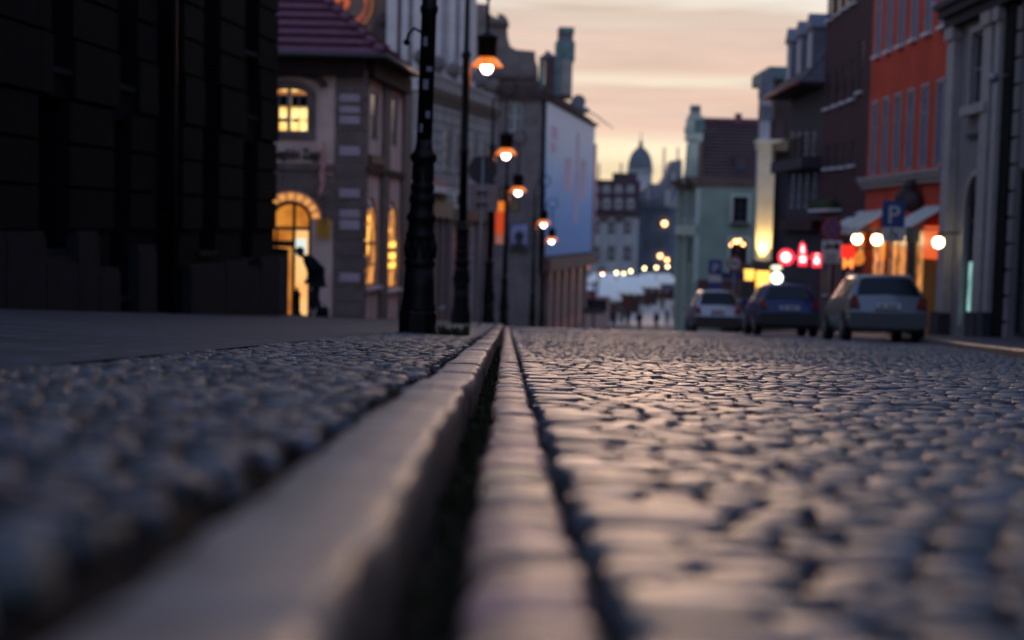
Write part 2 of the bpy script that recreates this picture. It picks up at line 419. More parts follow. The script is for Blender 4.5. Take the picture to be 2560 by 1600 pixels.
# mosaic strip behind the kerb
def mosaic():
    P = []
    for lo, hi, s_, lv in ((1.1, 18, .074, LV9), (18, 72, .15, LV5)):
        C = []; y = lo
        while y < hi:
            x = -1.32; yy = y
            while x < KL-.075:
                C.append((x+random.gauss(0, .015), yy+random.gauss(0, .018)+.05*math.sin(x*5+yy*1.3), s_*.5*random.uniform(.80, .99), s_*.5*random.uniform(.80, .99))); x += s_*random.uniform(.9, 1.1)
            y += s_*1.02
        C = np.array(C); K = len(C)
        dark = rng.choice([.4, .75, 1.0, 1.4, 1.9], K, p=[.2, .25, .25, .18, .12])
        g = dark[:, None]*np.ones(3)*(1+rng.normal(0, .05, (K, 3)))
        z = zleft(C[:, 0], C[:, 1])-.004+.004*np.sin(C[:, 0]*6)*np.sin(C[:, 1]*1.9)
        P.append(setts(C[:, 0]+shift(C[:, 1]), C[:, 1], z, C[:, 2], C[:, 3], rng.normal(0, .12, K), rng.normal(0, .0024, K)-.02*(rng.random(K) < .05), rng.normal(0, .0017, K), rng.normal(0, .002, K), g, lv, .020, .36, .0008))
    a = stack(P); mesh_np('pavement_strip', a[0], a[1], 'mosaic_sett', a[2])
mosaic()
strip_surface('strip_bed', 'joint_dirt', YS, lambda y: np.array([-1.40, -1.1, -.7, KL-.070, KL-.062, KL+.03])+float(shift(y)), lambda x, y: zleft(x, y)-(.06 if x-float(shift(y)) > KL-.066 else 0), -.017)
strip_surface('pavement', 'paving', YS, lambda y: np.concatenate([np.linspace(-26, -9, 5), np.linspace(-8, -1.33, 12)])+float(shift(y)), zleft, 0)
strip_surface('right_pavement', 'paving', YS, lambda y: np.linspace(float(xright(y))+.14, 26, 14), zright, 0)
def right_kerb():
    V, Q, T = [], [], []; prof = [(0, -.2), (0, .085), (.02, .105), (.14, .11), (.14, -.2)]; n = len(prof)
    ys = list(np.arange(8, 120, .8))
    for y in ys:
        for u, z in prof: V.append((float(xright(y))+u, y, float(zroad(y))+z+random.gauss(0, .002))); T.append((.62, .62, .66, 1))
    for i in range(len(ys)-1):
        for j in range(n-1): a = i*n+j; Q.append((a, a+1, a+n+1, a+n))
    mesh_np('right_kerb', np.array(V), np.array(Q), 'kerb_granite', np.array(T), smooth=False)
right_kerb()
strip_surface('square', 'square_paving', [190, 204, 230, 280, 350, 430], lambda y: np.linspace(-70, 110, 8), lambda x, y: -9.35, .006)
strip_surface('ground', 'asphalt', [-30, 0, 60, 120, 180, 215, 430, 2600], lambda y: np.array([-1200, -300, -26, -3, 12, 26, 300, 1200.]), lambda x, y: zroad(max(y, -30)), -.25)
SKY, EXPO = 1.0, 0.0
# ------------------------------------------------------------------ facades
class Fac:
    """a wall plane from A to B (seen from outside); u along, z up, d outwards"""
    def __init__(s, A, B, toward=(0, 0)):
        s.A = Vector((A[0], A[1], 0)); b = Vector((B[0], B[1], 0)); s.L = (b-s.A).length
        s.t = (b-s.A).normalized(); s.n = Vector((s.t.y, -s.t.x, 0))
        if (Vector((toward[0], toward[1], 0))-s.A).dot(s.n) < 0: s.n = -s.n
    def P(s, u, z, d=0.): return s.A + s.t*u + s.n*d + Vector((0, 0, z))
    def px(s, px, py, d=0.):
        r = ray(px, py); q = s.A+s.n*d-CAM
        k = q.dot(s.n)/r.dot(s.n); w = CAM+r*k
        return (w-s.A).dot(s.t), w.z
    def rect(s, x0, x1, y0, y1, d=0.):
        """pixel box -> (u0,u1,z0,z1) on the plane"""
        xm, ym = (x0+x1)/2, (y0+y1)/2
        a, b = s.px(x0, ym, d)[0], s.px(x1, ym, d)[0]
        zt, zb = s.px(xm, y0, d)[1], s.px(xm, y1, d)[1]
        return (min(a, b), max(a, b), zb, zt)
    def box(s, mb, u0, u1, z0, z1, d0, d1, m=0):
        mb.pbox(s.P(u0, z0, d0), s.t*(u1-u0), s.n*(d1-d0), Vector((0, 0, z1-z0)), m)
def arc(u0, u1, zs, rise, n=10):
    c = (u0+u1)/2; h = (u1-u0)/2
    return [(c-h*math.cos(math.pi*i/n), zs+rise*math.sin(math.pi*i/n)) for i in range(n+1)]
def wall(mb, F, u0, u1, z0, z1, ops=(), depth=.22, m=0, D=6.0, shell=True):
    """front skin with openings and their reveals, then side, back and top skins"""
    us = sorted({u0, u1, *[min(max(o[i], u0), u1) for o in ops for i in (0, 1)]}); zs = sorted({z0, z1, *[min(max(o[i], z0), z1) for o in ops for i in (2, 3)]})
    for a, b in zip(us, us[1:]):
        for c, d in zip(zs, zs[1:]):
            um, zm = (a+b)/2, (c+d)/2
            if any(o[0] < um < o[1] and o[2] < zm < o[3] for o in ops): continue
            mb.poly([F.P(a, c), F.P(b, c), F.P(b, d), F.P(a, d)], m)
    for o in ops:
        a, b, c, d = o[:4]; rise = o[4] if len(o) > 4 else 0
        q = lambda p, r: mb.poly([F.P(*p), F.P(*r), F.P(*r, -depth), F.P(*p, -depth)], m)
        q((a, c), (b, c)); q((a, c), (a, d-rise)); q((b, c), (b, d-rise))
        if rise:
            A = arc(a, b, d-rise, rise)
            for p, r in zip(A, A[1:]):
                q(p, r); mb.poly([F.P(*p), F.P(*r), F.P(r[0], d), F.P(p[0], d)], m)
        else: q((a, d), (b, d))
    if shell:
        mb.poly([F.P(u0, z0), F.P(u0, z1), F.P(u0, z1, -D), F.P(u0, z0, -D)], m)
        mb.poly([F.P(u1, z0), F.P(u1, z1), F.P(u1, z1, -D), F.P(u1, z0, -D)], m)
        mb.poly([F.P(u0, z0, -D), F.P(u0, z1, -D), F.P(u1, z1, -D), F.P(u1, z0, -D)], m)
        mb.poly([F.P(u0, z1), F.P(u1, z1), F.P(u1, z1, -D), F.P(u0, z1, -D)], m)
def window(F, o, par, frame='white_trim', pane='pane_dark', nx=2, ny=3, d=.16, fw=.07, name='window', bar=.035, ft=.06):
    a, b, c, e = o[:4]; rise = o[4] if len(o) > 4 else 0
    mb = MB(); zt = e-rise
    F.box(mb, a, a+fw, c, zt, -d, -d+ft); F.box(mb, b-fw, b, c, zt, -d, -d+ft)
    F.box(mb, a+fw, b-fw, c, c+fw, -d, -d+ft)
    if rise:
        A = arc(a, b, zt, rise); I = arc(a+fw, b-fw, zt, rise-fw)
        for i in range(len(A)-1):
            mb.extr([F.P(*A[i], -d), F.P(*A[i+1], -d), F.P(*I[i+1], -d), F.P(*I[i], -d)], F.n*ft)
        F.box(mb, a+fw, b-fw, zt-fw/2, zt+fw/2, -d, -d+ft*.85)
    else: F.box(mb, a+fw, b-fw, e-fw, e, -d, -d+ft)
    for i in range(1, nx):
        u = a+(b-a)*i/nx; w = bar*(1.6 if nx == 2 else 1); F.box(mb, u-w/2, u+w/2, c+fw, e-fw-(.02 if rise else 0), -d, -d+ft*.8)
    for j in range(1, ny):
        z = c+(zt-c)*j/ny; F.box(mb, a+fw, b-fw, z-bar/2, z+bar/2, -d, -d+ft*.75)
    w = mb.build(name, frame, par)
    pm = MB()
    P = ([F.P(*p, -d-.012) for p in arc(a+.01, b-.01, zt, rise-.01)] + [F.P(b-.01, c+.01, -d-.012), F.P(a+.01, c+.01, -d-.012)]) if rise else \
        [F.P(a+.01, c+.01, -d-.012), F.P(b-.01, c+.01, -d-.012), F.P(b-.01, e-.01, -d-.012), F.P(a+.01, e-.01, -d-.012)]
    pm.extr(P, F.n*.0215)
    pm.build('pane', pane, w)
    return w
def windows(F, boxes, par, sill=None, **kw):
    ops = []
    for bx in boxes:
        r = F.rect(*bx[:4]); rise = (r[1]-r[0])/2*bx[4] if len(bx) > 4 else 0
        ops.append((*r, rise) if rise else r)
    for o in ops:
        w = window(F, o, par, **kw)
        if sill:
            mb = MB(); F.box(mb, o[0]-.08, o[1]+.08, o[2]-.09, o[2]-.004, -.1, .12); mb.build('sill', sill, w)
    return ops
def surround(F, o, par, m, w=.16, d=.06, name='window_surround', bottom=True):
    mb = MB(); a, b, c, e = o[:4]; rise = o[4] if len(o) > 4 else 0; zt = e-rise
    F.box(mb, a-w, a-.003, c-(w if bottom else 0), zt, .002, d); F.box(mb, b+.003, b+w, c-(w if bottom else 0), zt, .002, d)
    if bottom: F.box(mb, a-.003, b+.003, c-w, c-.004, .003, d)
    if rise:
        A = arc(a-.003, b+.003, zt, rise); O = arc(a-w, b+w, zt, rise+w)
        for i in range(len(A)-1):
            mb.extr([F.P(*A[i], .002), F.P(*A[i+1], .002), F.P(*O[i+1], .002), F.P(*O[i], .002)], F.n*(d-.002))
    else: F.box(mb, a-w, b+w, e+.003, e+w, .002, d)
    return mb.build(name, m, par)
def cornice(F, u0, u1, z, h, d, par, m, name='cornice'):
    mb = MB(); F.box(mb, u0, u1, z, z+h*.4, .002, d*.5); F.box(mb, u0-.003, u1+.003, z+h*.4, z+h*.75, .002, d*.8); F.box(mb, u0-.006, u1+.006, z+h*.75, z+h, .002, d)
    return mb.build(name, m, par)
def tiled(mb, A, B, C, D, rows, th=.06):
    """stepped tile courses on a slope: eave A-B, top D-C"""
    A, B, C, D = map(Vector, (A, B, C, D)); nrm = (B-A).cross(D-A).normalized()
    if nrm.z < 0: nrm = -nrm
    for i in range(rows):
        f, g = i/rows, (i+1)/rows
        a, b, c, d = A.lerp(D, f), B.lerp(C, f), B.lerp(C, g), A.lerp(D, g)
        mb.poly([a+nrm*th, b+nrm*th, c, d]); mb.poly([a, b, b+nrm*th, a+nrm*th])
def gable_roof(F, u0, u1, ze, zr, D, ov, par, m, rows=12, name='roof', ru=0):
    mb = MB(); e0, e1 = F.P(u0, ze, ov), F.P(u1, ze, ov); r0, r1 = F.P(u0+ru, zr, -D/2), F.P(u1-ru, zr, -D/2); b0, b1 = F.P(u0, ze, -D-ov), F.P(u1, ze, -D-ov)
    tiled(mb, e0, e1, r1, r0, rows); tiled(mb, b0, b1, r1, r0, rows)
    mb.poly([e0, r0, b0]); mb.poly([e1, r1, b1]); mb.poly([e0, e1, b1, b0])
    return mb.build(name, m, par)
def base_z(F): return min(float(zroad(F.A.y)), float(zroad((F.A+F.t*F.L).y)))-.6
PX = lambda x: x*1.0583   # from the 2419-wide view

# ================================================================== 1 dark stone building, left
A1 = at(0, 776, 30); B1 = at(680, 790, 50)
d1 = (Vector((B1.x-A1.x, B1.y-A1.y, 0))).normalized(); A1b = B1 - d1*72
F = Fac((A1b.x, A1b.y), (B1.x, B1.y), (0, 30))
T = thing('stone_building', 'soot-black rusticated stone building filling the left edge, with a grey plinth', 'building', F.P(0, zg(-7, 30)))
u_of = lambda x, y=500: F.px(x, y)[0]
zplinth = F.px(100, 577)[1]
ops = []
for x0, x1, y0, y1 in ((85, 164, 240, 640), (275, 318, 300, 757), (500, 541, -60, 640), (603, 632, 354, 655), (118, 172, -200, 185), (285, 335, -140, 228), (606, 640, -120, 140), (610, 642, 150, 300)):
    ops.append(F.rect(x0, x1, y0, y1))
r = F.rect(384, 452, -900, 790); ops.append((r[0], r[1], -8, 14.5))
for k in range(5):                                             # windows of the wing outside the frame
    ops.append((1.2+k*2.6, 2.3+k*2.6, .4, 2.6))
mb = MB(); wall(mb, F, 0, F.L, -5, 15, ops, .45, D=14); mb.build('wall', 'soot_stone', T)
mb = MB()
z = F.px(0, 577)[1]; ci = 0
us = sorted({0, F.L, *[o[i] for o in ops for i in (0, 1)]})
while z < 14:
    h = .66 if ci % 5 != 3 else .92
    for a, b in zip(us, us[1:]):
        um = (a+b)/2
        if b-a > .12 and not any(o[0] < um < o[1] and o[2] < z+h*.5 < o[3] for o in ops):
            F.box(mb, a+.012, b-.012, z+.03, z+h-.03, .002, .07 if ci % 5 != 3 else .11)
    z += h; ci += 1
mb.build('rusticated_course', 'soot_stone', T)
for x0, x1, y in ((-900, -420, 577), (-400, -20, 577), (-18, 83, 577), (166, 219, 577), (85, 164, 640), (220, 273, 668), (320, 366, 612), (455, 541, 661), (543, 603, 653), (603, 632, 664), (633, 681, 641)):
    u0, u1 = u_of(x0, 640), u_of(x1, 640)
    if x0 < -400: u0 = 0
    mb = MB(); zt = F.px((max(x0, 0)+x1)/2, y)[1]
    F.box(mb, u0+.01, u1-.01, -5, zt-.1, .003, .20); F.box(mb, u0+.02, u1-.02, zt-.1, zt, .003, .17)
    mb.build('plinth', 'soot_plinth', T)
for o in ops[:1]+ops[1:4]+ops[4:8]:
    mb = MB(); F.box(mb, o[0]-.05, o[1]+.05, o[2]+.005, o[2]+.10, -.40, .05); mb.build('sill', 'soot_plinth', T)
    mb = MB(); F.box(mb, o[0]+.02, o[1]-.02, o[2]+.1, o[3]-.01, -.43, -.40); mb.build('shutter', 'black_void', T)
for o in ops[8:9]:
    mb = MB(); F.box(mb, o[0]+.02, o[1]-.02, -4, 12.4, -.44, -.42); mb.build('recess_shadow', 'black_void', T)  # near-black sheet holds the downpipe's shadow in the recess
mb = MB(); u, z = F.px(418, 700); mb.tube([F.P(u, -2.6, .10), F.P(u, 12.6, .10)], .055, 10); mb.build('downpipe', 'black_iron', T)

# ================================================================== 2 corner house with the tiled hip roof
YF = 62.0
cw = at(905, 500, YF); e1 = at(959, 139, 61.4)
FA = Fac((cw.x-10, YF), (cw.x, YF), (0, 0))                    # front, towards the camera
e2 = at(1055, 192, 69.9); cb = Vector((e2.x-.62, 70.2, 0))
FB = Fac((cw.x, YF), (cb.x, cb.y), (5, 60))                    # street side
T = thing('corner_house', 'mauve corner house with plum tiled hip roof and a glowing arched shop door', 'house', (cw.x-4, YF+3, zg(-4.2, YF)))
ze = e1.z; gz = -4.2
winA = [FA.rect(672, 772, 218, 330)]; o = winA[0]; winA = [(*o, .22)]
doorA = FA.rect(674, 777, 503, 775); doorA = (doorA[0], doorA[1], gz+1, doorA[3], (doorA[1]-doorA[0])*.42)
mb = MB(); wall(mb, FA, 0, FA.L, gz, ze, [winA[0], doorA], .25, D=8, shell=False)
mb.poly([FA.P(0, gz), FA.P(0, ze), FA.P(0, ze, -8), FA.P(0, gz, -8)]); mb.poly([FA.P(0, gz, -8), FA.P(0, ze, -8), FA.P(FA.L, ze, -8), FA.P(FA.L, gz, -8)])
wB = [FB.rect(927, 947, 230, 353), FB.rect(980, 995, 244, 367)]
sB = [FB.rect(911, 945, 492, 716), FB.rect(962, 996, 500, 722)]; sB = [(*q, (q[1]-q[0])*.5) for q in sB]
wall(mb, FB, 0, FB.L, gz, ze, wB+sB, .3, shell=False)
mb.build('wall', 'plaster_mauve', T)
w = window(FA, winA[0], T, 'grey_trim', 'lit_window', 4, 3, .12, .05, bar=.03)
a, b, c, e, rs = winA[0]
mb = MB(); FA.box(mb, (a+b)/2-.055, (a+b)/2+.055, c, e-.05, -.125, -.05); mb.build('mullion', 'grey_trim', w)
mb = MB(); zz0, zz1 = FA.px(722, 266)[1], FA.px(722, 237)[1]       # the dark upper lights
FA.box(mb, a+.05, (a+b)/2-.06, zz0, zz1, -.118, -.10); FA.box(mb, (a+b)/2+.06, b-.05, zz0, zz1, -.118, -.10); mb.build('dark_light', 'pane_dark', w)
mb = MB(); FA.box(mb, a+.04, b-.04, zz1+.02, e-.10, -.117, -.09); mb.build('transom_light', 'lit_amber', w)
mb = MB(); zb = FA.px(722, 300)[1]                                  # flower pots on the inner sill
for q in (.22, .32, .40, .66): mb = MB(); mb.ball(FA.P(a+(b-a)*q, zb, -.105), .09, 8, sz=.7); mb.build('pot_plant', 'cloth_brown', w)
surround(FA, winA[0], T, 'stone_mauve', .20, .05)
mb = MB(); A_ = arc(a-.30, b+.34, e+.02, .30); O_ = arc(a-.42, b+.55, e+.06, .42)
for i in range(10): mb.extr([FA.P(*A_[i], .003), FA.P(*A_[i+1], .003), FA.P(*O_[i+1], .003), FA.P(*O_[i], .003)], FA.n*.16)
mb.build('window_hood', 'stone_dark', T)
mb = MB(); x0, x1, y0, y1 = FA.rect(640, 836, 408, 425); FA.box(mb, 0, x1, y0, y1, .002, .10); FA.box(mb, 0, x1, y0-.22, y0-.12, .002, .05); mb.build('string_course', 'stone_mauve', T)
mb = MB(); q = FA.rect(640, 833, 428, 555); FA.box(mb, 0, q[1], gz, doorA[3]-.95, .001, .03) if False else None
# radial voussoirs over the arched door
cu = (doorA[0]+doorA[1])/2; hw = (doorA[1]-doorA[0])/2; zs = doorA[3]-doorA[4]
mb = MB()
for k in range(9):
    t0, t1 = math.pi*(k+.04)/9, math.pi*(k+.96)/9
    ring = lambda t, rr, kz: FA.P(cu-(hw+rr)*math.cos(t), zs+(doorA[4]+rr)*math.sin(t)*kz, .004)
    zc = min(1.0, 1)
    mb.extr([ring(t0, .32, 1), ring(t0, 1.05, 1), ring(t1, 1.05, 1), ring(t1, .32, 1)], FA.n*.05)
mb.build('voussoir_ring', 'stone_mauve', T)
D_ = thing_door = None
mb = MB()                                                        # the arched door: dark frame
fw = .09
A_ = arc(cu-hw, cu+hw, zs, doorA[4], 14); I_ = arc(cu-hw+fw, cu+hw-fw, zs, doorA[4]-fw, 14)
for i in range(14): mb.extr([FA.P(*A_[i], -.22), FA.P(*A_[i+1], -.22), FA.P(*I_[i+1], -.22), FA.P(*I_[i], -.22)], FA.n*.12)
zt_ = FA.px(730, 571)[1]; um_ = FA.px(733, 640)[0]; uc_ = FA.px(690, 640)[0]
FA.box(mb, cu-hw, cu-hw+fw, gz+1, zs, -.22, -.10); FA.box(mb, cu+hw-fw, cu+hw, gz+1, zs, -.22, -.10)
FA.box(mb, cu-hw+fw, cu+hw-fw, zt_-.05, zt_+.05, -.21, -.09); FA.box(mb, um_-.045, um_+.045, gz+1, doorA[3]-.09, -.212, -.095)
FA.box(mb, uc_-.03, uc_+.03, gz+1, zt_-.05, -.208, -.10); zk = FA.px(690, 590)[1]; FA.box(mb, cu-hw+fw, um_-.05, zk-.30, zk-.12, -.206, -.10)
dr = mb.build('door', 'dark_timber', T)
mb = MB(); mb.extr([FA.P(*p, -.24) for p in arc(cu-hw+.03, cu+hw-.03, zs, doorA[4]-.03, 14)]+[FA.P(cu+hw-.03, zt_, -.24), FA.P(cu-hw+.03, zt_, -.24)], FA.n*.02)
FA.box(mb, cu-hw+.03, um_, gz+1, zt_-.002, -.24, -.22); mb.build('amber_glass', 'lit_amber', dr)
mb = MB(); FA.box(mb, um_+.002, cu+hw-.03, gz+1, zt_-.003, -.238, -.218); mb.build('bright_glass', 'lit_cream', dr)
mb = MB(); q = FA.rect(738, 764, 597, 640); FA.box(mb, q[0], q[1], q[2], q[3], -.214, -.17); mb.build('lit_card', 'lit_paper', dr)
mb = MB()                                                         # glowing ring of small lights in the arch
for k in range(9):
    t0, t1 = math.pi*(k+.14)/9, math.pi*(k+.86)/9
    rg = lambda t, rr: FA.P(cu-(hw+rr)*math.cos(t), zs+(doorA[4]+rr)*math.sin(t), .01)
    mb.extr([rg(t0, .04), rg(t0, .235), rg(t1, .235), rg(t1, .04)], FA.n*.04)
mb.build('arch_light', 'lit_fan', dr)
# banded corner pier
mb = MB(); pr = FA.rect(836, 905, 200, 780); z = gz; i = 0
ztop = ze-.35; hb = .44
while z < ztop:
    h = min(hb, ztop-z)
    FA.box(mb, pr[0], FA.L+.10, z+.012, z+h-.012, .002, .09); FB.box(mb, -.002, .55, z+.012, z+h-.012, .003, .085)
    z += hb; i += 1
mb.build('corner_pier', 'stone_mauve', T)
for y0, y1 in ((236, 255), (266, 283), (290, 310), (366, 389), (472, 494), (524, 544), (550, 574), (682, 704)):
    q = FA.rect(849, 900, y0, y1); mp = MB(); FA.box(mp, q[0], q[1], q[2], q[3], .093, .12); mp.build('pier_block', 'stone_mauve_pale', T)
for (x0, x1) in ((951, 966), (1001, 1020)):
    q = FB.rect(x0, x1, 230, 780); mb = MB(); FB.box(mb, q[0], q[1], gz, ze-.4, .002, .10); mb.build('pilaster', 'stone_mauve', T)
mb = MB(); q = FB.rect(905, 1020, 416, 438); FB.box(mb, .1, FB.L, q[2], q[3]-.1, .003, .14); FB.box(mb, .1, FB.L, ze-.55, ze-.05, .003, .3); FA.box(mb, 0, FA.L, ze-.55, ze-.05, .003, .3); mb.build('frieze', 'eave_wood', T)
for o in wB: window(FB, o, T, 'grey_trim', 'pane_dark', 1, 2, .08, ft=.04)
for k, o in enumerate(sB):
    w = window(FB, o, T, 'dark_timber', 'lit_shop', 1, 2, .09, .07, name='shop_window', ft=.04)
    mb = MB(); FB.box(mb, o[0]-.05, o[1]+.1, o[2]-.10, o[2]-.004, -.1, .16); mb.build('sill', 'white_trim', w)
    mb = MB(); u0 = (o[0]+o[1])/2
    if k == 0:
        FB.box(mb, o[0]+.1, u0+.15, (o[2]+o[3])/2+.6, o[3]-.55, -.075, -.062); FB.box(mb, o[0]+.1, u0-.1, (o[2]+o[3])/2-.35, (o[2]+o[3])/2+.45, -.075, -.062)
    else:
        for zz in (.2, -.15, -.45): FB.box(mb, o[0]+.2, o[1]-.2, (o[2]+o[3])/2+zz-.3, (o[2]+o[3])/2+zz-.12, -.075, -.062)
        mb.ball(FB.P(u0, o[3]-.95, -.13), .085, 10)
    mb.build('display_light', 'lit_yellow', w)
    mb = MB(); mb.ball(FB.P(o[0]+.45, o[3]-.25, .02), .14, 10); mb.build('wall_globe', 'white_trim', w)
# coursed stonework of the ground floor
mb = MB(); z = gz; zt2 = FB.px(960, 440)[1]; us = [.56]+[q for o in sB for q in (o[0]-.06, o[1]+.06)]+[FB.L-.02]
while z < zt2-.1:
    for a, b in zip(us[::2], us[1::2]):
        if b-a > .1: FB.box(mb, a, b, z+.025, min(z+.42, zt2), .0035, .055)
    FA.box(mb, cu+hw+1.1, pr[0]-.01, z+.025, min(z+.42, FA.px(820, 430)[1]), .0035, .05)
    z += .44
mb.build('rusticated_course', 'stone_mauve', T)
# shop lettering
q = FA.rect(681, 815, 378, 402)
u2, z2 = FA.px(808, 400)
tm = text_obj('shop_lettering', 'Ermenegildo Zegna', .40, 'letter_black', FA.P(u2-1.62, z2+.03, .05), (1, 0, 0), T, .02, .008)
xs_ = [v.co.x for v in tm.data.vertices]; k_ = 2.1/(max(xs_)-min(xs_)); tm.data.transform(Matrix.Diagonal((k_, 1, 1, 1))); tm.location.x += FA.P(FA.px(816, 390)[0], 0).x-(FA.P(u2-1.62, 0).x+max(xs_)*k_)
q = FB.rect(920, 954, 389, 411); mb = MB(); FB.box(mb, q[0], q[1], q[2], q[3], .004, .10); mb.build('small_sign', 'letter_black', T)
# roof: hip roof with projecting eaves
ex0 = e1.x-12.5; E1, E2 = Vector((e1.x, e1.y, ze)), Vector((e2.x, e2.y, ze)); E0 = Vector((ex0, e1.y, ze)); E3 = Vector((ex0, e2.y, ze))
hd = (e2.y-e1.y)/2; hgt = hd*.935
R1 = Vector((e1.x-hd*1.05, e1.y+hd, ze+hgt)); Rl = Vector((ex0+hd, e1.y+hd, ze+hgt))
mb = MB(); tiled(mb, E0, E1, R1, Rl, 15, .10); tiled(mb, E1, E2, R1+Vector((.01, 0, 0)), R1, 15, .10); tiled(mb, E2, E3, Rl, R1, 15, .1); tiled(mb, E3, E0, Rl, Rl, 15, .1)
rf = mb.build('roof', 'tile_plum', T)
mb = MB(); n = 17
for i in range(n):
    p = E1.lerp(R1, i/n); q = E1.lerp(R1, (i+.93)/n); mb.tube([p+Vector((0, 0, .10)), q+Vector((0, 0, .07))], [.13, .10], 8)
mb.build('hip_tiles', 'tile_plum', rf)
mb = MB(); mb.poly([E0-Vector((0, 0, .02)), E1-Vector((0, 0, .02)), E2-Vector((0, 0, .02)), E3-Vector((0, 0, .02))]); mb.build('soffit', 'eave_wood', rf)
mb = MB(); mb.tube([E0+Vector((0, -.06, -.02)), E1+Vector((.06, -.06, -.02)), E2+Vector((.06, 0, -.02))], .075, 8); mb.build('gutter_pipe', 'grey_iron', rf)

# yellow notice, furled banner beside the arched door
q = FA.rect(792, 827, 547, 594)
t = thing('notice_board', 'yellow square notice fixed beside the glowing arched door', 'notice', FA.P((q[0]+q[1])/2, q[2], .16))
mb = MB(); FA.box(mb, q[0], q[1], q[2], q[3], .125, .155); mb.build('panel', 'notice_yellow', t)
mb = MB()
for k in range(5): FA.box(mb, q[0]+.04, q[1]-.04-.05*(k % 2), q[3]-.09-.09*k, q[3]-.07-.09*k, .155, .158)
mb.build('print', 'cloth_brown', t)
b0, b1 = FA.px(812, 560), FA.px(814, 366)
t = thing('furled_banner', 'narrow pink furled banner on a thin pole beside the banded corner pier', 'banner', FA.P(b0[0], b0[1], .5))
mb = MB(); mb.tube([FA.P(b0[0], b0[1], .12), FA.P(b0[0], b0[1]+.2, .45), FA.P(b1[0], b1[1]+.1, .62)], .018, 8); mb.build('pole', 'grey_iron', t)
mb = MB(); P = []
for k in range(12):
    f = k/11; z = b1[1]-f*1.45; P.append((FA.P(b1[0]-.02*math.sin(k*1.3)-.06*f*f, z, .60), .085-.03*f+.012*math.sin(k*2.1)))
mb.tube([p for p, _ in P], [r for _, r in P], 9); mb.build('cloth', 'banner_pink', t)

# ================================================================== 3 brown ornamented gable wall and pale tower behind
FC = Fac((at(790, 100, 124).x, 124), (at(966, 100, 124).x, 124), (0, 0))
T = thing('ornament_house', 'brown gable wall with a glowing orange round ornament above the tiled roof', 'building', FC.P(2, -5))
mb = MB(); wall(mb, FC, -6, FC.L, -6, 17, (), D=6); mb.build('wall', 'brown_wall', T)
u, z = FC.px(862, 8)
mb = MB()
for (r0, r1, d) in ((1.50, 1.6, .1),):
    pts = lambda rr, k: FC.P(u+rr*math.cos(2*math.pi*k/28), z+rr*math.sin(2*math.pi*k/28), .003)
    for k in range(28): mb.extr([pts(r0, k), pts(r1, k), pts(r1, k+1), pts(r0, k+1)], FC.n*d)
mb.build('outer_ring', 'lit_ornament_gold', T)
mb = MB()
for k in range(28): mb.extr([pts(1.08, k), pts(1.30, k), pts(1.30, k+1), pts(1.08, k+1)], FC.n*.06)
mb.build('mosaic_ring', 'lit_ornament', T)
mb = MB()
for k in range(18):
    p2 = lambda rr, k: FC.P(u+rr*math.cos(2*math.pi*k/18)-.15, z+rr*math.sin(2*math.pi*k/18), .003)
    mb.extr([p2(.16, k), p2(.44, k), p2(.44, k+1), p2(.16, k+1)], FC.n*.10)
mb.build('rosette', 'lit_ornament', T)
mb = MB(); x, y = FC.px(955, 62); FC.box(mb, x-.5, x+.5, y-3, y, .002, .4); mb.ball(FC.P(x, y+.2, .2), .45, 10); mb.build('finial', 'stone_dark', T)
FD = Fac((at(966, 100, 122).x, 122), (at(1186, 100, 122).x, 122), (0, 0))
T = thing('pale_tower', 'tall pale stone tower with fluted pilasters rising behind the nearest lamp post', 'tower', FD.P(2.5, -5))
mb = MB(); wall(mb, FD, 0, FD.L, -6, 18, (), D=5); mb.build('wall', 'pale_stone', T)
for x0, x1 in ((970, 996), (1008, 1024), (1036, 1062), (1072, 1088), (1094, 1107), (1126, 1142), (1154, 1170)):
    q = FD.rect(x0, x1, -400, 226); mb = MB(); FD.box(mb, q[0], q[1], q[2], q[3], .002, .34); FD.box(mb, q[0]-.06, q[1]+.06, q[2], q[2]+.5, .003, .42); mb.build('pilaster', 'pale_stone', T)
mb = MB(); q = FD.rect(996, 1004, -400, 226); FD.box(mb, q[0], q[1], q[2], q[3], .004, .06); mb.build('downpipe', 'tile_plum', T)
mb = MB(); q = FD.rect(1022, 1036, -300, 210)
for k in range(7): FD.box(mb, q[0]+.02, q[1]-.02, q[2]+1+k*1.6, q[2]+2.2+k*1.6, .003, .05)
mb.build('tower_window', 'buff_stone', T)

# ================================================================== 4 rusticated stone wing with balustrade, and low shop roofs
a4, b4 = at(1046, 235, 98), at(1236, 296, 118)
F = Fac((a4.x, 98), (b4.x, 118), (10, 90))
T = thing('stone_wing', 'grey rusticated stone building with a ball balustrade, left of the poster wall', 'building', F.P(F.L/2, -5))
zc = (F.px(1088, 246)[1]+F.px(1233, 294)[1])/2
W = []
for x in (1062, 1100, 1112, 1140, 1180, 1206): pass
boxes = [(1108, 1124, 325, 425), (1138, 1150, 332, 428), (1180, 1190, 340, 432), (1206, 1215, 348, 436), (1060, 1076, 318, 420)]
low = [(1062, 1080, 560, 770), (1092, 1104, 560, 775), (1128, 1140, 560, 780), (1168, 1178, 560, 785), (1192, 1202, 560, 785), (1214, 1222, 560, 790)]
ops = windows(F, boxes, T, sill='buff_stone', frame='grey_trim', pane='pane_far', nx=2, ny=2, d=.06, ft=.04)
ops2 = windows(F, low, T, frame='shop_dark', pane='lit_dim', nx=1, ny=2, d=.06, ft=.04)
mb = MB(); wall(mb, F, 0, F.L, -7, zc, ops+ops2, .25, D=8); mb.build('wall', 'buff_stone', T)
mb = MB(); z = -6.5
us = sorted({0, F.L, *[q for o in ops for q in o[:2]]})
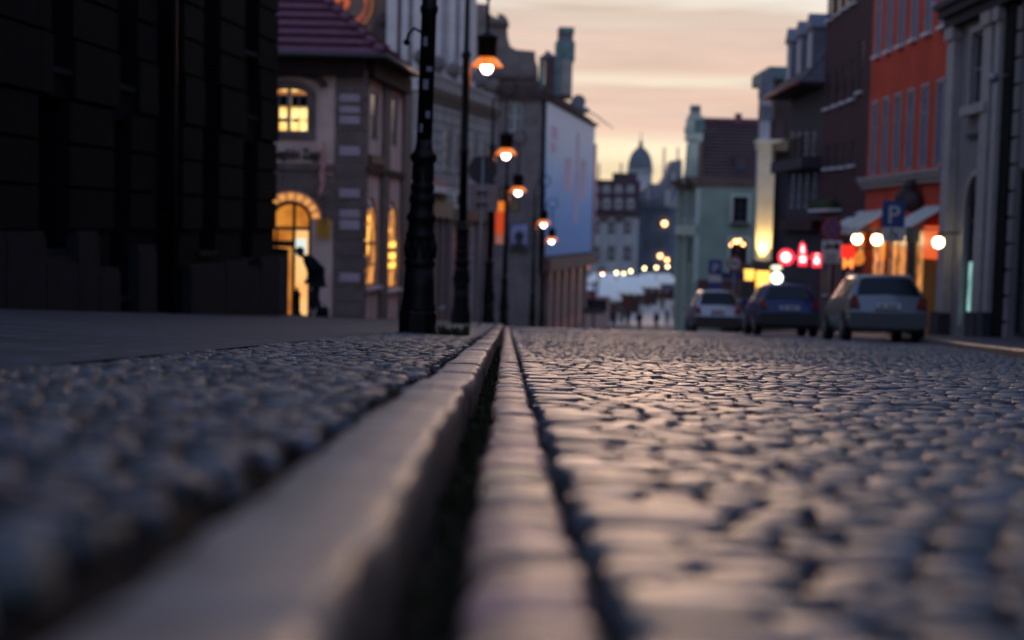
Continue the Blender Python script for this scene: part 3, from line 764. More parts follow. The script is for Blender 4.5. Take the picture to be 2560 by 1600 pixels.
while z < zc-.5:
    for a, b in zip(us, us[1:]):
        if b-a > .1 and not any(o[0] < (a+b)/2 < o[1] and o[2]-.4 < z+.22 < o[3]+.2 for o in ops+ops2): F.box(mb, a+.04, b-.04, z+.04, z+.44, .002, .07)
    z += .48
mb.build('rusticated_course', 'buff_stone', T)
cornice(F, 0, F.L, zc-.15, .55, .5, T, 'brown_wall')
mb = MB(); F.box(mb, 0, F.L, zc+.4, zc+.55, -.1, .15); F.box(mb, 0, F.L, zc+1.0, zc+1.15, -.1, .15)
u = .2
while u < F.L: F.box(mb, u, u+.14, zc+.55, zc+1.0, -.05, .1); u += .34
mb.build('balustrade', 'buff_stone', T)
for k in range(6): mb = MB(); mb.ball(F.P(.5+k*(F.L-1)/5, zc+1.65, 0), .38, 12); mb.lathe([(.14, 1.1), (.2, 1.2), (.12, 1.35)], F.P(.5+k*(F.L-1)/5, zc, 0), 10); mb.build('stone_ball', 'grime_stone', T)
for k in range(9): u = .3+k*(F.L-.6)/8; mb = MB(); F.box(mb, u-.16, u+.16, -7, F.px(1120, 545)[1], .07, .22); mb.build('shop_pillar', 'shop_pillar', T)
mb = MB(); q = F.rect(1050, 1236, 522, 552); F.box(mb, 0, F.L, q[2], q[3], .072, .35); mb.build('shop_fascia', 'shop_dark', T)

# low house with tiled slope
a5, b5 = at(1016, 458, 75.5), at(1146, 484, 95)
F = Fac((a5.x-.5, 75.5), (b5.x-.5, 95), (10, 85))
T = thing('low_shop_house', 'low shop house with a rust tiled roof and pale gutter, behind the nearest lamp post', 'house', F.P(F.L/2, -4))
ze = (a5.z+b5.z)/2
lowb = [(1040, 1056, 560, 760), (1070, 1082, 560, 762), (1096, 1106, 560, 766), (1020, 1032, 560, 760)]
ops = windows(F, lowb, T, frame='shop_dark', pane='lit_dim', nx=1, ny=2, d=.06, ft=.04, sill='white_trim')
mb = MB(); wall(mb, F, 0, F.L, -6, ze-.1, ops, .25, D=6); mb.build('wall', 'stone_mauve', T)
mb = MB(); tiled(mb, F.P(0, ze, .5), F.P(F.L, ze, .5), F.P(F.L, ze+2.4, -3), F.P(0, ze+2.4, -3), 9, .09); tiled(mb, F.P(0, ze, -6.4), F.P(F.L, ze, -6.4), F.P(F.L, ze+2.4, -3), F.P(0, ze+2.4, -3), 9, .09)
for u in (0, F.L): mb.poly([F.P(u, ze, .5), F.P(u, ze+2.4, -3), F.P(u, ze, -6.4)])
mb.poly([F.P(0, ze-.02, .5), F.P(F.L, ze-.02, .5), F.P(F.L, ze-.02, -6.4), F.P(0, ze-.02, -6.4)])
rf = mb.build('roof', 'tile_rust', T)
mb = MB(); F.box(mb, 0, F.L, ze-.14, ze+.10, .51, .66); mb.build('gutter_board', 'white_trim', rf)
for k in range(8): u = .2+k*(F.L-.4)/7; mb = MB(); F.box(mb, u-.18, u+.18, -6, ze-.5, .002, .14); mb.build('shop_pillar', 'shop_pillar', T)
mb = MB(); F.box(mb, 0, F.L, ze-1.1, ze-.45, .142, .30); mb.build('shop_fascia', 'shop_dark', T)

# ================================================================== 5 gabled house with the big poster wall
Y5, Y6 = 158.0, 197.0
c5, c6 = at(1349, 500, Y5), at(1472, 500, Y6)
l5 = at(1172, 500, Y5)
FA = Fac((l5.x-6, Y5), (c5.x, Y5), (0, 0)); FB = Fac((c5.x, Y5), (c6.x, Y6), (30, 170))
T = thing('gabled_house', 'dark stone house with a scrolled gable, copper turret and a tall poster wall', 'house', FA.P(FA.L-4, -9))
zE = FA.px(1260, 232)[1]; gz = -11
wA = [FA.rect(1268, 1306, 254, 330), FA.rect(1194, 1216, 264, 330), FA.rect(1240, 1300, 470, 530)]
for o in wA[:1]: window(FA, o, T, 'white_render_far', 'pane_far', 2, 2, .2, .16, bar=.14)
for o in wA[1:2]: window(FA, o, T, 'buff_stone', 'pane_far', 2, 2, .2, .12, bar=.1)
window(FA, wA[2], T, 'shop_dark', 'pane_dark', 2, 2, .2, .1)
FAops = wA
shopB = []
us = []
for k in range(6):
    u0 = FB.px(1352+k*18.5, 700)[0]; u1 = FB.px(1352+k*18.5+11, 700)[0]; shopB.append((u0, u1, -8.3, FB.px(1400, 668)[1]))
mb = MB(); wall(mb, FA, 0, FA.L, gz, zE, FAops, .25, shell=False); wall(mb, FB, 0, FB.L, gz, zE-.5, shopB, .3, shell=False)
mb.poly([FA.P(0, gz), FA.P(0, zE), FA.P(0, zE, -39), FA.P(0, gz, -39)])
mb.poly([FA.P(0, gz, -39), FA.P(0, zE, -39), FB.P(FB.L, zE-.5), FB.P(FB.L, gz)])
mb.build('wall', 'grime_stone', T)
for o in shopB: window(FB, o, T, 'shop_dark', 'lit_dim', 1, 2, .06, .1, name='shop_window', ft=.05)
for k in range(7):
    u = FB.px(1349+k*18.5, 700)[0]; mb = MB(); FB.box(mb, max(0.05, u-.45), u+.35, gz, FB.px(1400, 672)[1], .003, .25); mb.build('shop_pillar', 'shop_pillar', T)
mb = MB(); q = FB.rect(1349, 1470, 640, 668); FB.box(mb, 0, FB.L, q[2], q[3], .26, .9); mb.build('shop_fascia', 'red_wood', T)
cornice(FA, 0, FA.L, zE-.5, .8, .5, T, 'stone_dark')
# scrolled gable silhouette
G = [(1160, 8), (1178, 8), (1186, 2), (1194, 9), (1218, 10), (1224, 34), (1234, 42), (1247, 46), (1243, 34), (1256, 35), (1267, 44), (1273, 60), (1268, 74), (1270, 96), (1276, 116), (1290, 124), (1338, 128), (1339, 150), (1345, 170), (1347, 226), (1160, 226)]
mb = MB(); mb.extr([FA.P(*FA.px(x, y), .02) for x, y in G], -FA.n*.9); g = mb.build('scrolled_gable', 'grime_stone', T)
for (pa, pb) in (((1224, 40), (1272, 62)), ((1160, 190), (1346, 196)), ((1160, 210), (1347, 214))):
    ua, za = FA.px(*pa); ub, zb2 = FA.px(*pb); mb = MB(); FA.box(mb, ua, ub, min(za, zb2)-.15, min(za, zb2)+.15, .022, .3); mb.build('gable_moulding', 'stone_dark', g)
# roof behind gable, dropping to the poster side
mb = MB()
rz = zE+5.0
e0, e1_, r0, r1 = FB.P(0, zE-.4, .7), FB.P(FB.L, zE-.4, .7), FB.P(0, rz, -7), FB.P(FB.L, rz, -7)
tiled(mb, e0, e1_, r1, r0, 12, .12); b0_, b1_ = FB.P(0, zE-.4, -14), FB.P(FB.L, zE-.4, -14); tiled(mb, b0_, b1_, r1, r0, 12, .12)
mb.poly([e1_, r1, b1_]); mb.poly([e0, r0, b0_]); mb.poly([e0, e1_, b1_, b0_]); rf = mb.build('roof', 'tile_brown', T)
# turrets and dormers on the poster side
def side(x, y, Y, d=0): p = at(x, y, Y); return p
Yt = 172
def turret(boxes, name, Y, par):
    for i, (x0, x1, y0, y1, m, th) in enumerate(boxes):
        Yi = Y-.17*i; p, q = at(x0, y1, Yi), at(x1, y0, Yi); mb = MB(); mb.box(p.x, q.x, Yi, Y+th+.1*i, p.z, q.z); mb.build(name, m, par)
turret([(1391, 1434, 72, 245, 'slate', 2.0), (1388, 1438, 104, 150, 'copper', 2.4), (1397, 1436, 68, 82, 'copper', 2.2), (1400, 1432, 150, 235, 'buff_stone', 2.6), (1386, 1402, 130, 240, 'copper', 2.2)], 'turret', Yt, T)
turret([(1347, 1362, 140, 230, 'copper', 2), (1362, 1388, 145, 236, 'stone_dark', 3)], 'dormer', Yt-6, T)
mb = MB(); p = [at(1350, 147, Yt-6.2), at(1368, 125, Yt-6.2), at(1388, 140, Yt-6.2)]; mb.extr(p, (0, 3, 0)); mb.build('dormer_gable', 'slate', T)
turret([(1430, 1462, 252, 300, 'slate', 3)], 'dormer', 190, T)
mb = MB(); c = at(1446, 255, 190); mb.disc(c-Vector((0, .5, 0)), (0, 1, 0), .62, 3, 16); mb.build('dormer_hood', 'slate', T)
# poster
q0, q1 = FB.px(1352, 250), FB.px(1469, 318); zt0 = FB.px(1352, 254)[1]; zb0 = FB.px(1346, 640)[1]
t = thing('wall_poster', 'huge pale blue advertising poster covering the side of the gabled house', 'poster', FB.P(FB.L/2, zb0, .4))
mb = MB(); FB.box(mb, .25, FB.L-.15, zb0, zE-.55, .30, .40)
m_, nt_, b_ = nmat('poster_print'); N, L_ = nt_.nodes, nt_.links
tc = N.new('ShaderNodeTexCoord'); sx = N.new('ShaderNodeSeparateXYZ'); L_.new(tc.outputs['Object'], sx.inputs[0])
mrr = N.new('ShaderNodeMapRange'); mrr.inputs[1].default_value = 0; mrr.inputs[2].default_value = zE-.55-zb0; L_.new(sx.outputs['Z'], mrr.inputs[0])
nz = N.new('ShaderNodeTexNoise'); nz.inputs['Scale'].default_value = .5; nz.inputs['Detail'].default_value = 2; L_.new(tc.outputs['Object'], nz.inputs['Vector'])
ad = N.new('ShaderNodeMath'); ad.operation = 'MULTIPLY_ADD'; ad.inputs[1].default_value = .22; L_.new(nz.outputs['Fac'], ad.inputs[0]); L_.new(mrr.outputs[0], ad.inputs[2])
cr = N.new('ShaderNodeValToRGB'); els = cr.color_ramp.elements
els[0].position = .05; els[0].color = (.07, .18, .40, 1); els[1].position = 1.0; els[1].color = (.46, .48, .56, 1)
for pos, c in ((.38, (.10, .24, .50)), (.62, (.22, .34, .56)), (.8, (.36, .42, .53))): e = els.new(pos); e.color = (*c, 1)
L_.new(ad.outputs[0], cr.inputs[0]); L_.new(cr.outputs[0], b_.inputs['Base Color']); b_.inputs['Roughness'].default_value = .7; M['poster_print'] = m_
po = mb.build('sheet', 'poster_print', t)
mk('poster_mark', (.36, .26, .36), .7, .3, .4)
for (x0, x1, y0, y1) in ((1364, 1382, 316, 350), (1362, 1378, 356, 382), (1398, 1416, 395, 480), (1426, 1434, 330, 555), (1440, 1452, 400, 500)):
    q = FB.rect(x0, x1, y0, y1); mb = MB(); FB.box(mb, q[0], q[1], q[2], q[3], .401, .408); mb.build('printed_figure', 'poster_mark', po)
mb = MB(); mb.tube([FB.P(FB.L-.1, zE-2, .5), FB.P(FB.L-.4, zb0+.4, .6)], .11, 8); mb.build('edge_rope', 'banner_pink', t)
mb = MB(); FB.box(mb, .2, FB.L-.1, zb0-.25, zb0-.02, .2, .5); FB.box(mb, .2, FB.L-.1, zE-.53, zE-.4, .2, .5); mb.build('frame', 'stone_dark', t)
# flag pole from the roof corner
pA, pB = at(1466, 276, 196), at(1534, 322, 200)
t = thing('roof_rod', 'thin rod slanting down from the roof corner of the gabled house', 'rod', pA)
mb = MB(); mb.tube([pA, pA.lerp(pB, .35)+Vector((0, 0, .12)), pA.lerp(pB, .7)+Vector((0, 0, .05)), pB], [.07, .06, .05, .03], 7); mb.build('shaft', 'stone_dark', t)
mb = MB(); mb.ball(pA, .3, 10); mb.build('knob', 'buff_stone', t)
# lit poster case on its dark front
q = FA.rect(1274, 1322, 556, 628)
t = thing('poster_case', 'violet glowing poster with a dark head silhouette on the dark front wall', 'poster', FA.P((q[0]+q[1])/2, q[2], .2))
mb = MB(); FA.box(mb, q[0], q[1], q[2], q[3], .02, .2); cs = mb.build('case', 'shop_dark', t)
mb = MB(); FA.box(mb, q[0]+.1, q[1]-.1, q[2]+.1, q[3]-.1, .2, .22); mb.build('sheet', 'poster_glow', t)
mb = MB(); um = (q[0]+q[1])/2; H = q[3]-q[2]
mb.disc(FA.P(um, q[2]+H*.50, .235), (0, 1, 0), .36, .012, 18, sz=1.15)
mb.extr([FA.P(um+a*.95, q[2]+.1+b*H*.30, .224) for a, b in ((-.62, 0), (.62, 0), (.55, .6), (.2, .85), (.13, 1.2), (-.13, 1.2), (-.2, .85), (-.55, .6))], FA.n*.012); mb.build('printed_figure', 'letter_black', t)
# ================================================================== far side of the square
def far_house(name, label, x0, x1, ytop, Y, wallm, wins, par_pane='pane_far', frame='white_render_far', roof=None, D=12, group=None, nx=1, ny=2):
    F = Fac((at(x0, 600, Y).x, Y), (at(x1, 600, Y).x, Y), (0, 0))
    T = thing(name, label, 'house', F.P(F.L/2, -9.35), group)
    zt = F.px((x0+x1)/2, ytop)[1]
    ops = windows(F, wins, T, frame=frame, pane=par_pane, nx=nx, ny=ny, d=.25, fw=.14, bar=.1)
    mb = MB(); wall(mb, F, 0, F.L, -10, zt, ops, .3, D=D); mb.build('wall', wallm, T)
    if roof:
        mb = MB(); hr, mr_ = roof
        e = [F.P(-.2, zt, .4), F.P(F.L+.2, zt, .4), F.P(F.L+.2, zt, -D), F.P(-.2, zt, -D)]
        r0, r1 = F.P(.3, zt+hr, -D/2), F.P(F.L-.3, zt+hr, -D/2)
        tiled(mb, e[0], e[1], r1, r0, 8, .1); tiled(mb, e[3], e[2], r1, r0, 8, .1); mb.poly([e[0], r0, e[3]]); mb.poly([e[1], r1, e[2]]); mb.poly(e)
        mb.build('roof', mr_, T)
    return F, T, zt
Y = 330
wl = [(x, x+24, y0, y1) for x in (1477, 1516, 1556) for y0, y1 in ((552, 588), (614, 655))]
F, T, zt = far_house('striped_townhouse', 'pale three-bay townhouse with a dark red arcaded attic, far across the square', 1466, 1592, 536, Y, 'white_render_far', wl)
for k in range(4):
    x = 1470+k*39; q = F.rect(x, x+7, 540, 690); mb = MB(); F.box(mb, q[0], q[1], -10, zt-.6, .003, .3); mb.build('pilaster', 'white_render_far', T)
F2 = F; z2 = F.px(1530, 450)[1]
aw = [F.rect(x, x+19, y0, y1) for x in (1478, 1507, 1537, 1567) for y0, y1 in ((462, 482), (494, 522))]
for o in aw:
    w = window(F2, (*o, .5), T, 'white_render_far', 'pane_far', 1, 2, .16, .24, name='attic_window')
mb = MB(); wall(mb, F2, -.3, F.L+.3, zt+.02, z2, [(*o, .5) for o in aw], .25, D=12); mb.build('attic_wall', 'red_brick_far', T)
cornice(F2, -.4, F.L+.4, zt-.3, .8, .7, T, 'red_brick_far')
for x0, x1, y0 in ((1468, 1492, 436), (1534, 1594, 432)):
    q = F.rect(x0, x1, y0, 451); mb = MB(); mb.pbox(F.P(q[0], q[2], -1), F.t*(q[1]-q[0]), F.n*-3, Vector((0, 0, q[3]-q[2]))); mb.build('chimney', 'red_brick_far' if x0 > 1500 else 'haze_blue_wall', T)
for x in (1509, 1549): mb = MB(); mb.disc(F.P(*F.px(x, 544), .3), F.n, .75, .15, 14); mb.build('medallion', 'stone_dark', T)
# blue-grey house beside it
wl = [(x, x+16, y0, y1) for x in (1604, 1634, 1664) for y0, y1 in ((545, 570), (600, 625), (500, 525))]
F, T, zt = far_house('slate_townhouse', 'dark blue-grey townhouse with tall gables, far across the square beside the green house', 1592, 1706, 525, 345, 'haze_blue_wall', wl[:6], frame='haze_blue_wall')
cornice(F, 0, F.L, zt-.2, .8, .6, T, 'haze_blue_wall')
mb = MB()
for P in ([(1590, 524), (1600, 480), (1622, 458), (1650, 460), (1664, 440), (1678, 402), (1706, 398), (1706, 524)],):
    mb.extr([F.P(*F.px(x, y), -.6) for x, y in P], -F.n*7)
r = mb.build('stepped_roof', 'slate', T)
for x0, x1, y0, y1 in ((1616, 1622, 470, 520), (1662, 1678, 475, 522), (1680, 1688, 430, 470)):
    q = F.rect(x0, x1, y0, y1); mb = MB(); F.box(mb, q[0], q[1], q[2], q[3], -.59, -.3); mb.build('gable_pilaster', 'white_render_far', r)
for x, y in ((1661, 558), (1651, 640), (1590, 640)):
    pass
for k, (x, y, r_) in enumerate(((1661, 559, .42), (1650, 640, .36), (1690, 652, .3), (1667, 650, .3))):
    mb = MB(); mb.ball(F.P(*F.px(x, y), .35), r_, 8); mb.build('facade_lamp', 'fairy', T)
# dome
Yd = 620
c = at(1600, 432, Yd); pxm = Yd/5400
T = thing('domed_church', 'church dome with a lantern and spire, on the skyline far beyond the square', 'church', (c.x, Yd, -9.35))
mb = MB(); mb.lathe([(30*pxm, -10), (30*pxm, c.z)], (c.x, Yd, 0), 24); mb.lathe([(32*pxm, c.z), (33*pxm, c.z+.8), (31*pxm, c.z+1)], (c.x, Yd, 0), 24); mb.build('drum', 'white_render_far', T)
mb = MB(); mb.lathe([(31*pxm*math.cos(a)**.85, c.z+.9+52*pxm*math.sin(a)+(5*pxm*(a/1.45)**6)) for a in [i*1.45/10 for i in range(11)]], (c.x, Yd, 0), 28); mb.build('dome', 'dome_copper', T)
zt = c.z+.9+54*pxm
mb = MB(); mb.lathe([(5*pxm, zt), (5*pxm, zt+8*pxm), (6.5*pxm, zt+8.2*pxm), (2.2*pxm, zt+17*pxm), (1.1*pxm, zt+24*pxm), (.7*pxm, zt+40*pxm)], (c.x, Yd, 0), 12); mb.ball((c.x, Yd, zt+33*pxm), 1.6*pxm, 8); mb.build('spire', 'dome_copper', T)
# skyline behind
for k, (x0, x1, yt, Yk, mm, lab) in enumerate(((1440, 1476, 452, 420, 'haze_blue_wall', 'blue-grey house end just left of the red arcaded attic'), (1690, 1740, 520, 300, 'haze_blue_wall', 'dim blue house seen in the gap left of the green house'))):
    F, T, zt = far_house('skyline_house', lab, x0, x1, yt, Yk, mm, [(x0+6, x0+14, yt+40, yt+66), (x0+20, x0+28, yt+40, yt+66)], roof=(2.2, 'slate'))
for k, x in enumerate((1497, 1552, 1660, 1694)):
    p = at(x, 440 if x < 1600 else 400, 520)
    t = thing('roof_mast', ['thin mast on the skyline over the red attic', 'thin mast on the skyline just left of the dome', 'thin mast on the skyline right of the dome', 'tall mast on the skyline left of the obelisk gable'][k], 'mast', (p.x, 520, -9.3))
    mb = MB(); mb.tube([(p.x, 520, -9.3), (p.x, 520, p.z+3)], .25, 6); mb.tube([(p.x, 520, p.z+3), (p.x, 520, at(x, [410, 405, 385, 372][k], 520).z)], .08, 6); mb.build('mast_tube', 'sign_buff', t)

# ================================================================== right side, from far to near
# green house
Yg = 128.0
g0, g1 = at(1748, 575, Yg), at(1700, 575, 142)
FG = Fac((g0.x, Yg), (g0.x+9, Yg), (0, 0)); FS = Fac((g0.x, Yg), (g1.x+.05, 143.0), (0, 120))
T = thing('green_house', 'pale green house with a red roof and an obelisk gable, beside the square', 'house', FG.P(4, -6.5))
zE = FG.px(1820, 462)[1]; gz = -8.5
og = [FG.rect(1832, 1870, 492, 556), FG.rect(1824, 1868, 598, 690)]
ob = [FS.rect(x, x+8, y0, y1) for x in (1708, 1719, 1731) for y0, y1 in ((488, 552), (594, 664))]
mb = MB(); wall(mb, FG, 0, FG.L, gz, zE, og, .3, D=14, shell=False); wall(mb, FS, 0, FS.L, gz, zE, ob, .3, shell=False)
mb.poly([FG.P(FG.L, gz), FG.P(FG.L, zE), FG.P(FG.L, zE, -15), FG.P(FG.L, gz, -15)]); mb.poly([FG.P(FG.L, gz, -15), FG.P(FG.L, zE, -15), FS.P(FS.L, zE), FS.P(FS.L, gz)])
mb.build('wall', 'green_render', T)
window(FG, og[0], T, 'shop_dark', 'pane_dark', 2, 3, .2, .1); surround(FG, og[0], T, 'green_trim', .14, .06)
w = window(FG, og[1], T, 'shop_dark', 'pane_dark', 2, 2, .2, .1, name='shop_window'); surround(FG, og[1], T, 'green_trim', .14, .06, bottom=False)
mb = MB(); q = FG.rect(1826, 1874, 557, 563); FG.box(mb, q[0], q[1], q[2], q[3], .002, .3); mb.build('sill', 'stone_dark', T)
for o in ob: window(FS, o, T, 'green_trim', 'pane_far', 1, 4, .07, .14, ft=.05)
for u in (.0, FS.L*.5-.3, FS.L-.6): mb = MB(); FS.box(mb, u, u+.6, gz, zE-.2, .002, .22); mb.build('pilaster', 'green_trim', T)
mb = MB(); FS.box(mb, 0, FS.L, FS.px(1722, 572)[1]-.4, FS.px(1722, 572)[1]+.2, .003, .3); mb.build('string_course', 'green_trim', T)
cornice(FS, -.1, FS.L, zE-.1, .55, .8, T, 'brown_wall'); cornice(FG, -.05, FG.L, zE-.08, .45, .25, T, 'brown_wall')
zR = FG.px(1830, 293)[1]
mb = MB(); a, b = FG.P(.1, zE+.35, .1), FG.P(FG.L, zE+.35, .1)
rA, rB = FG.P(.6, zR, -7), FG.P(FG.L, zR, -7); c_, d_ = FG.P(.1, zE+.35, -15), FG.P(FG.L, zE+.35, -15)
tiled(mb, a, b, rB, rA, 16, .1); tiled(mb, c_, d_, rB, rA, 16, .1); mb.poly([a, rA, c_]); mb.poly([b, rB, d_]); mb.poly([a, b, d_, c_]); rf = mb.build('roof', 'tile_brown', T)
mb = MB(); mb.tube([rA+Vector((0, 0, .1)), rB+Vector((0, 0, .1))], .2, 8); mb.box(rA.x+2, rA.x+2.4, rA.y-.2, rA.y+.2, rA.z, rA.z+.6); mb.build('ridge', 'tile_plum', rf)
q = FG.rect(1842, 1874, 392, 440); mb = MB(); mb.pbox(FG.P(q[0], q[2], -1.2), FG.t*(q[1]-q[0]), -FG.n*2.5, Vector((0, 0, q[3]-q[2]))); dm = mb.build('dormer', 'tile_brown', rf)
mb = MB(); mb.disc(FG.P((q[0]+q[1])/2, (q[2]+q[3])/2, -1.19), FG.n, .27, .06, 14); mb.build('dormer_pane', 'pane_far', dm)
# obelisk gable
mb = MB(); Yo = 131
for (x0, x1, y0, y1) in ((1718, 1745, 352, 457), (1714, 1756, 330, 354), (1712, 1757, 318, 331), (1716, 1760, 300, 319), (1720, 1756, 290, 301), (1725, 1751, 283, 291)):
    p, q_ = at(x0, y1, Yo), at(x1, y0, Yo); mb.box(p.x, q_.x, Yo-.4, Yo+.6, p.z, q_.z+.01)
mb.extr([at(x, y, Yo-.2) for x, y in ((1706, 458), (1752, 458), (1745, 420), (1742, 360), (1718, 360), (1714, 420))], (0, .5, 0))
gm = mb.build('obelisk_gable', 'green_trim', T)
mb = MB(); p, q_ = at(1726, 284, Yo), at(1751, 264, Yo); mb.box(p.x, q_.x, Yo-.3, Yo+.5, p.z, q_.z); p, q_ = at(1735, 330, Yo), at(1760, 300, Yo); mb.box(p.x, q_.x+.02, Yo-.45, Yo-.402, p.z, q_.z); mb.build('obelisk_cap', 'copper', gm)
for k, (x, y) in enumerate(((1826, 612), (1838, 603), (1849, 601), (1858, 611), (1842, 605))):
    mb = MB(); mb.ball(FG.P(*FG.px(x, y), -.02), .10, 8); mb.build('string_light', 'fairy', w)
mb = MB(); q = FG.rect(1700, 1895, 700, 735); FG.box(mb, 0, FG.L, q[2], q[3], .003, .8); mb.build('shop_fascia', 'red_wood', T)

# white-pillared house
Yp = 104.0
p0, p1 = at(1893, 500, Yp), at(1934, 500, Yp)
XR = 12.0
T = thing('pillar_house', 'house with a white corner pillar lit yellow from below', 'house', (p0.x+2, Yp+3, -5.5))
zcap, zbot = at(1913, 360, Yp).z, at(1905, 648, Yp).z
mb = MB(); mb.box(p0.x, p1.x, Yp, Yp+.9, zbot-.05, zcap-.3); mb.build('pillar', 'cream_render', T)
mb = MB(); mb.box(p0.x-.12, p1.x+.66, Yp-.14, Yp+1, zcap-.02, zcap+.22); mb.box(p0.x-.06, p1.x+.60, Yp-.07, Yp+.95, zcap-.28, zcap-.021); mb.build('capital', 'cream_render', T)
mb = MB(); mb.box(p1.x+.002, p1.x+9, Yp+.95, Yp+8, -7.5, at(1950, 370, Yp).z); mb.box(p0.x+1.6, p0.x+9.4, Yp+1.6, Yp+11, -7.5, zcap-.5); mb.build('wall', 'grey_dark_render', T)
mb = MB(); mb.box(p0.x, p1.x+.2, Yp+.05, Yp+.9, -7.5, zbot-.25); mb.build('pier', 'shop_dark', T)
for (x0, x1, y0, y1, m, nm, th) in ((1935, 1952, 372, 640, 'dark_timber', 'recess_panel', .1),):
    p, q = at(x0, y1, Yp+.9), at(x1, y0, Yp+.9); mb = MB(); mb.box(p.x, q.x, Yp+.85, Yp+.949, p.z, q.z); mb.build(nm, m, T)
for (x0, x1, y0, y1, m, nm, dy, th) in ((1901, 1926, 303, 349, 'pale_stone', 'attic_pier', .1, .8), (1906, 1928, 263, 303, 'slate', 'attic_pier', .15, .7), (1903, 1928, 242, 264, 'pale_shade_stone', 'attic_pier', .1, .8), (1901, 1935, 180, 243, 'slate', 'chimney', 0, 1.1),
                                    (1934, 2016, 196, 352, 'tile_brown', 'attic_wall', 1.0, 7), (1922, 2020, 168, 197, 'copper', 'parapet', .8, 7.4), (1926, 1960, 300, 352, 'tile_brown', 'attic_wall', .5, 4)):
    p, q = at(x0, y1, Yp+dy), at(x1, y0, Yp+dy); mb = MB(); mb.box(p.x, q.x, Yp+dy, Yp+dy+th, p.z, q.z-.003); mb.build(nm, m, T)
t = thing('uplight', 'small floodlight at the foot of the white pillar shining up it', 'lamp', (at(1906, 652, Yp).x, Yp-.35, zbot-.35))
pc = (at(1906, 652, Yp).x, Yp-.30, zbot-.34)
mb = MB(); mb.lathe([(.13, -.16), (.19, .06), (.17, .06), (.13, 0)], pc, 14); mb.box(pc[0]-.04, pc[0]+.04, pc[1], Yp+.06, pc[2]-.15, pc[2]-.08); mb.build('housing', 'plastic_black', t)
mb = MB(); mb.lathe([(.15, -.005), (.15, .03)], pc, 14); mb.build('lens', 'uplight', t)
ld = bpy.data.lights.new('uplight_beam', 'SPOT'); ld.energy = 900; ld.color = (1, .66, .22); ld.spot_size = rad(64); ld.spot_blend = .8; ld.shadow_soft_size = .1
lo = bpy.data.objects.new('uplight_beam', ld); COL.objects.link(lo); lo.parent = t; lo.location = Vector((pc[0], Yp-.30, zbot-.12))-WPOS[t.name]
lo.rotation_euler = (rad(180-9), 0, 0)
# lit kiosk windows low in front
q0 = at(1858, 698, 100)
t = thing('lit_stall_front', 'two glowing yellow shop windows low beneath the lit pillar', 'shop window', (q0.x+1, 100.2, -5.2))
mb = MB(); p, q = at(1850, 790, 100.05), at(1932, 662, 100.05); mb.box(p.x, q.x, 100.06, 101.5, -5.6, q.z); mb.build('frame', 'shop_dark', t)
for x0, x1, y0, y1, m in ((1860, 1886, 674, 700, 'lit_yellow'), (1890, 1925, 678, 718, 'lit_yellow'), (1888, 1924, 719, 770, 'lit_shop')):
    p, q = at(x0, y1, 100), at(x1, y0, 100); mb = MB(); mb.box(p.x, q.x, 100, 100.055, p.z, q.z); mb.build('lit_pane', m, t)
for k, (x, y, rx, rz, m) in enumerate(((1941, 669, .26, .11, 'oval_cream'), (1942, 695, .25, .25, 'oval_white'))):
    p = at(x, y, 96); t = thing('wall_light', ['flat cream oval light above the round white light, right of the lit pillar', 'bright round white light low to the right of the lit pillar'][k], 'light', p)
    mb = MB(); mb.ball(p, 1, 14, sx=rx, sz=rz); mb.v = [p+Vector(((v-p).x, (v-p).y*.35, (v-p).z)) for v in mb.v] if False else mb.v; mb.build('diffuser', m, t)
    mb = MB(); mb.tube([p+Vector((.2, 0, .05)), p+Vector((.9, .2, .05))], .04, 6); mb.build('bracket', 'plastic_black', t)

def Yof(px, X=XR, py=450):       # where the street wall plane meets a pixel column
    r = ray(px, py); k = X/r.x; return (CAM+r*k).y
# old dark house with overhanging eaves and dormers
ya, yb = Yof(2052), Yof(1968)
F = Fac((XR, ya), (XR, yb), (0, 80))
T = thing('dark_eaves_house', 'dark old house with deep overhanging eaves and dormer windows, next to the purple brick house', 'house', F.P(F.L/2, -5))
zE = at(2011, 205, Yof(2011, 11.0, 205)).z
wl = [(x, x+9, y0, y1) for x in (1975, 1992, 2010, 2030) for y0, y1 in ((330, 388), (430, 520))]
ops = windows(F, wl, T, frame='grey_trim', pane='pane_dark', nx=1, ny=3, d=.05, fw=.08, ft=.03)
mb = MB(); wall(mb, F, 0, F.L, -6.5, zE+.3, ops, .25, D=9); mb.build('wall', 'grey_dark_render', T)
mb = MB(); F.box(mb, -.0, F.L, zE, zE+.14, -.5, 1.0); mb.build('eave', 'dark_timber', T)
mb = MB(); mb.tube([F.P(0, zE+.1, 1.05), F.P(F.L+.3, zE+.1, 1.05)], .09, 8); mb.build('gutter_pipe', 'tile_rust', T)
mb = MB(); q0, q1 = F.px(2010, 400)[1], F.px(2010, 428)[1]; F.box(mb, .1, F.L-.1, q1, q0, .003, .75); bl = mb.build('balcony', 'grey_dark_render', T)
mb = MB(); F.box(mb, .1, F.L-.1, q0+.75, q0+.81, .68, .74)
for k in range(22): u = .12+k*(F.L-.3)/21; F.box(mb, u, u+.035, q0, q0+.75, .69, .73)
mb.build('railing', 'black_iron', bl)
mb = MB(); e0, e1_ = F.P(0, zE+.15, .9), F.P(F.L, zE+.15, .9); r0, r1 = F.P(0, zE+2.7, -1.6), F.P(F.L, zE+2.7, -1.6)
tiled(mb, e0, e1_, r1, r0, 10, .08); b0_, b1_ = F.P(0, zE+.15, -9), F.P(F.L, zE+.15, -9); tiled(mb, b0_, b1_, r1, r0, 10, .08); mb.poly([e0, r0, b0_]); mb.poly([e1_, r1, b1_]); mb.poly([e0, e1_, b1_, b0_])
rf = mb.build('roof', 'slate', T)
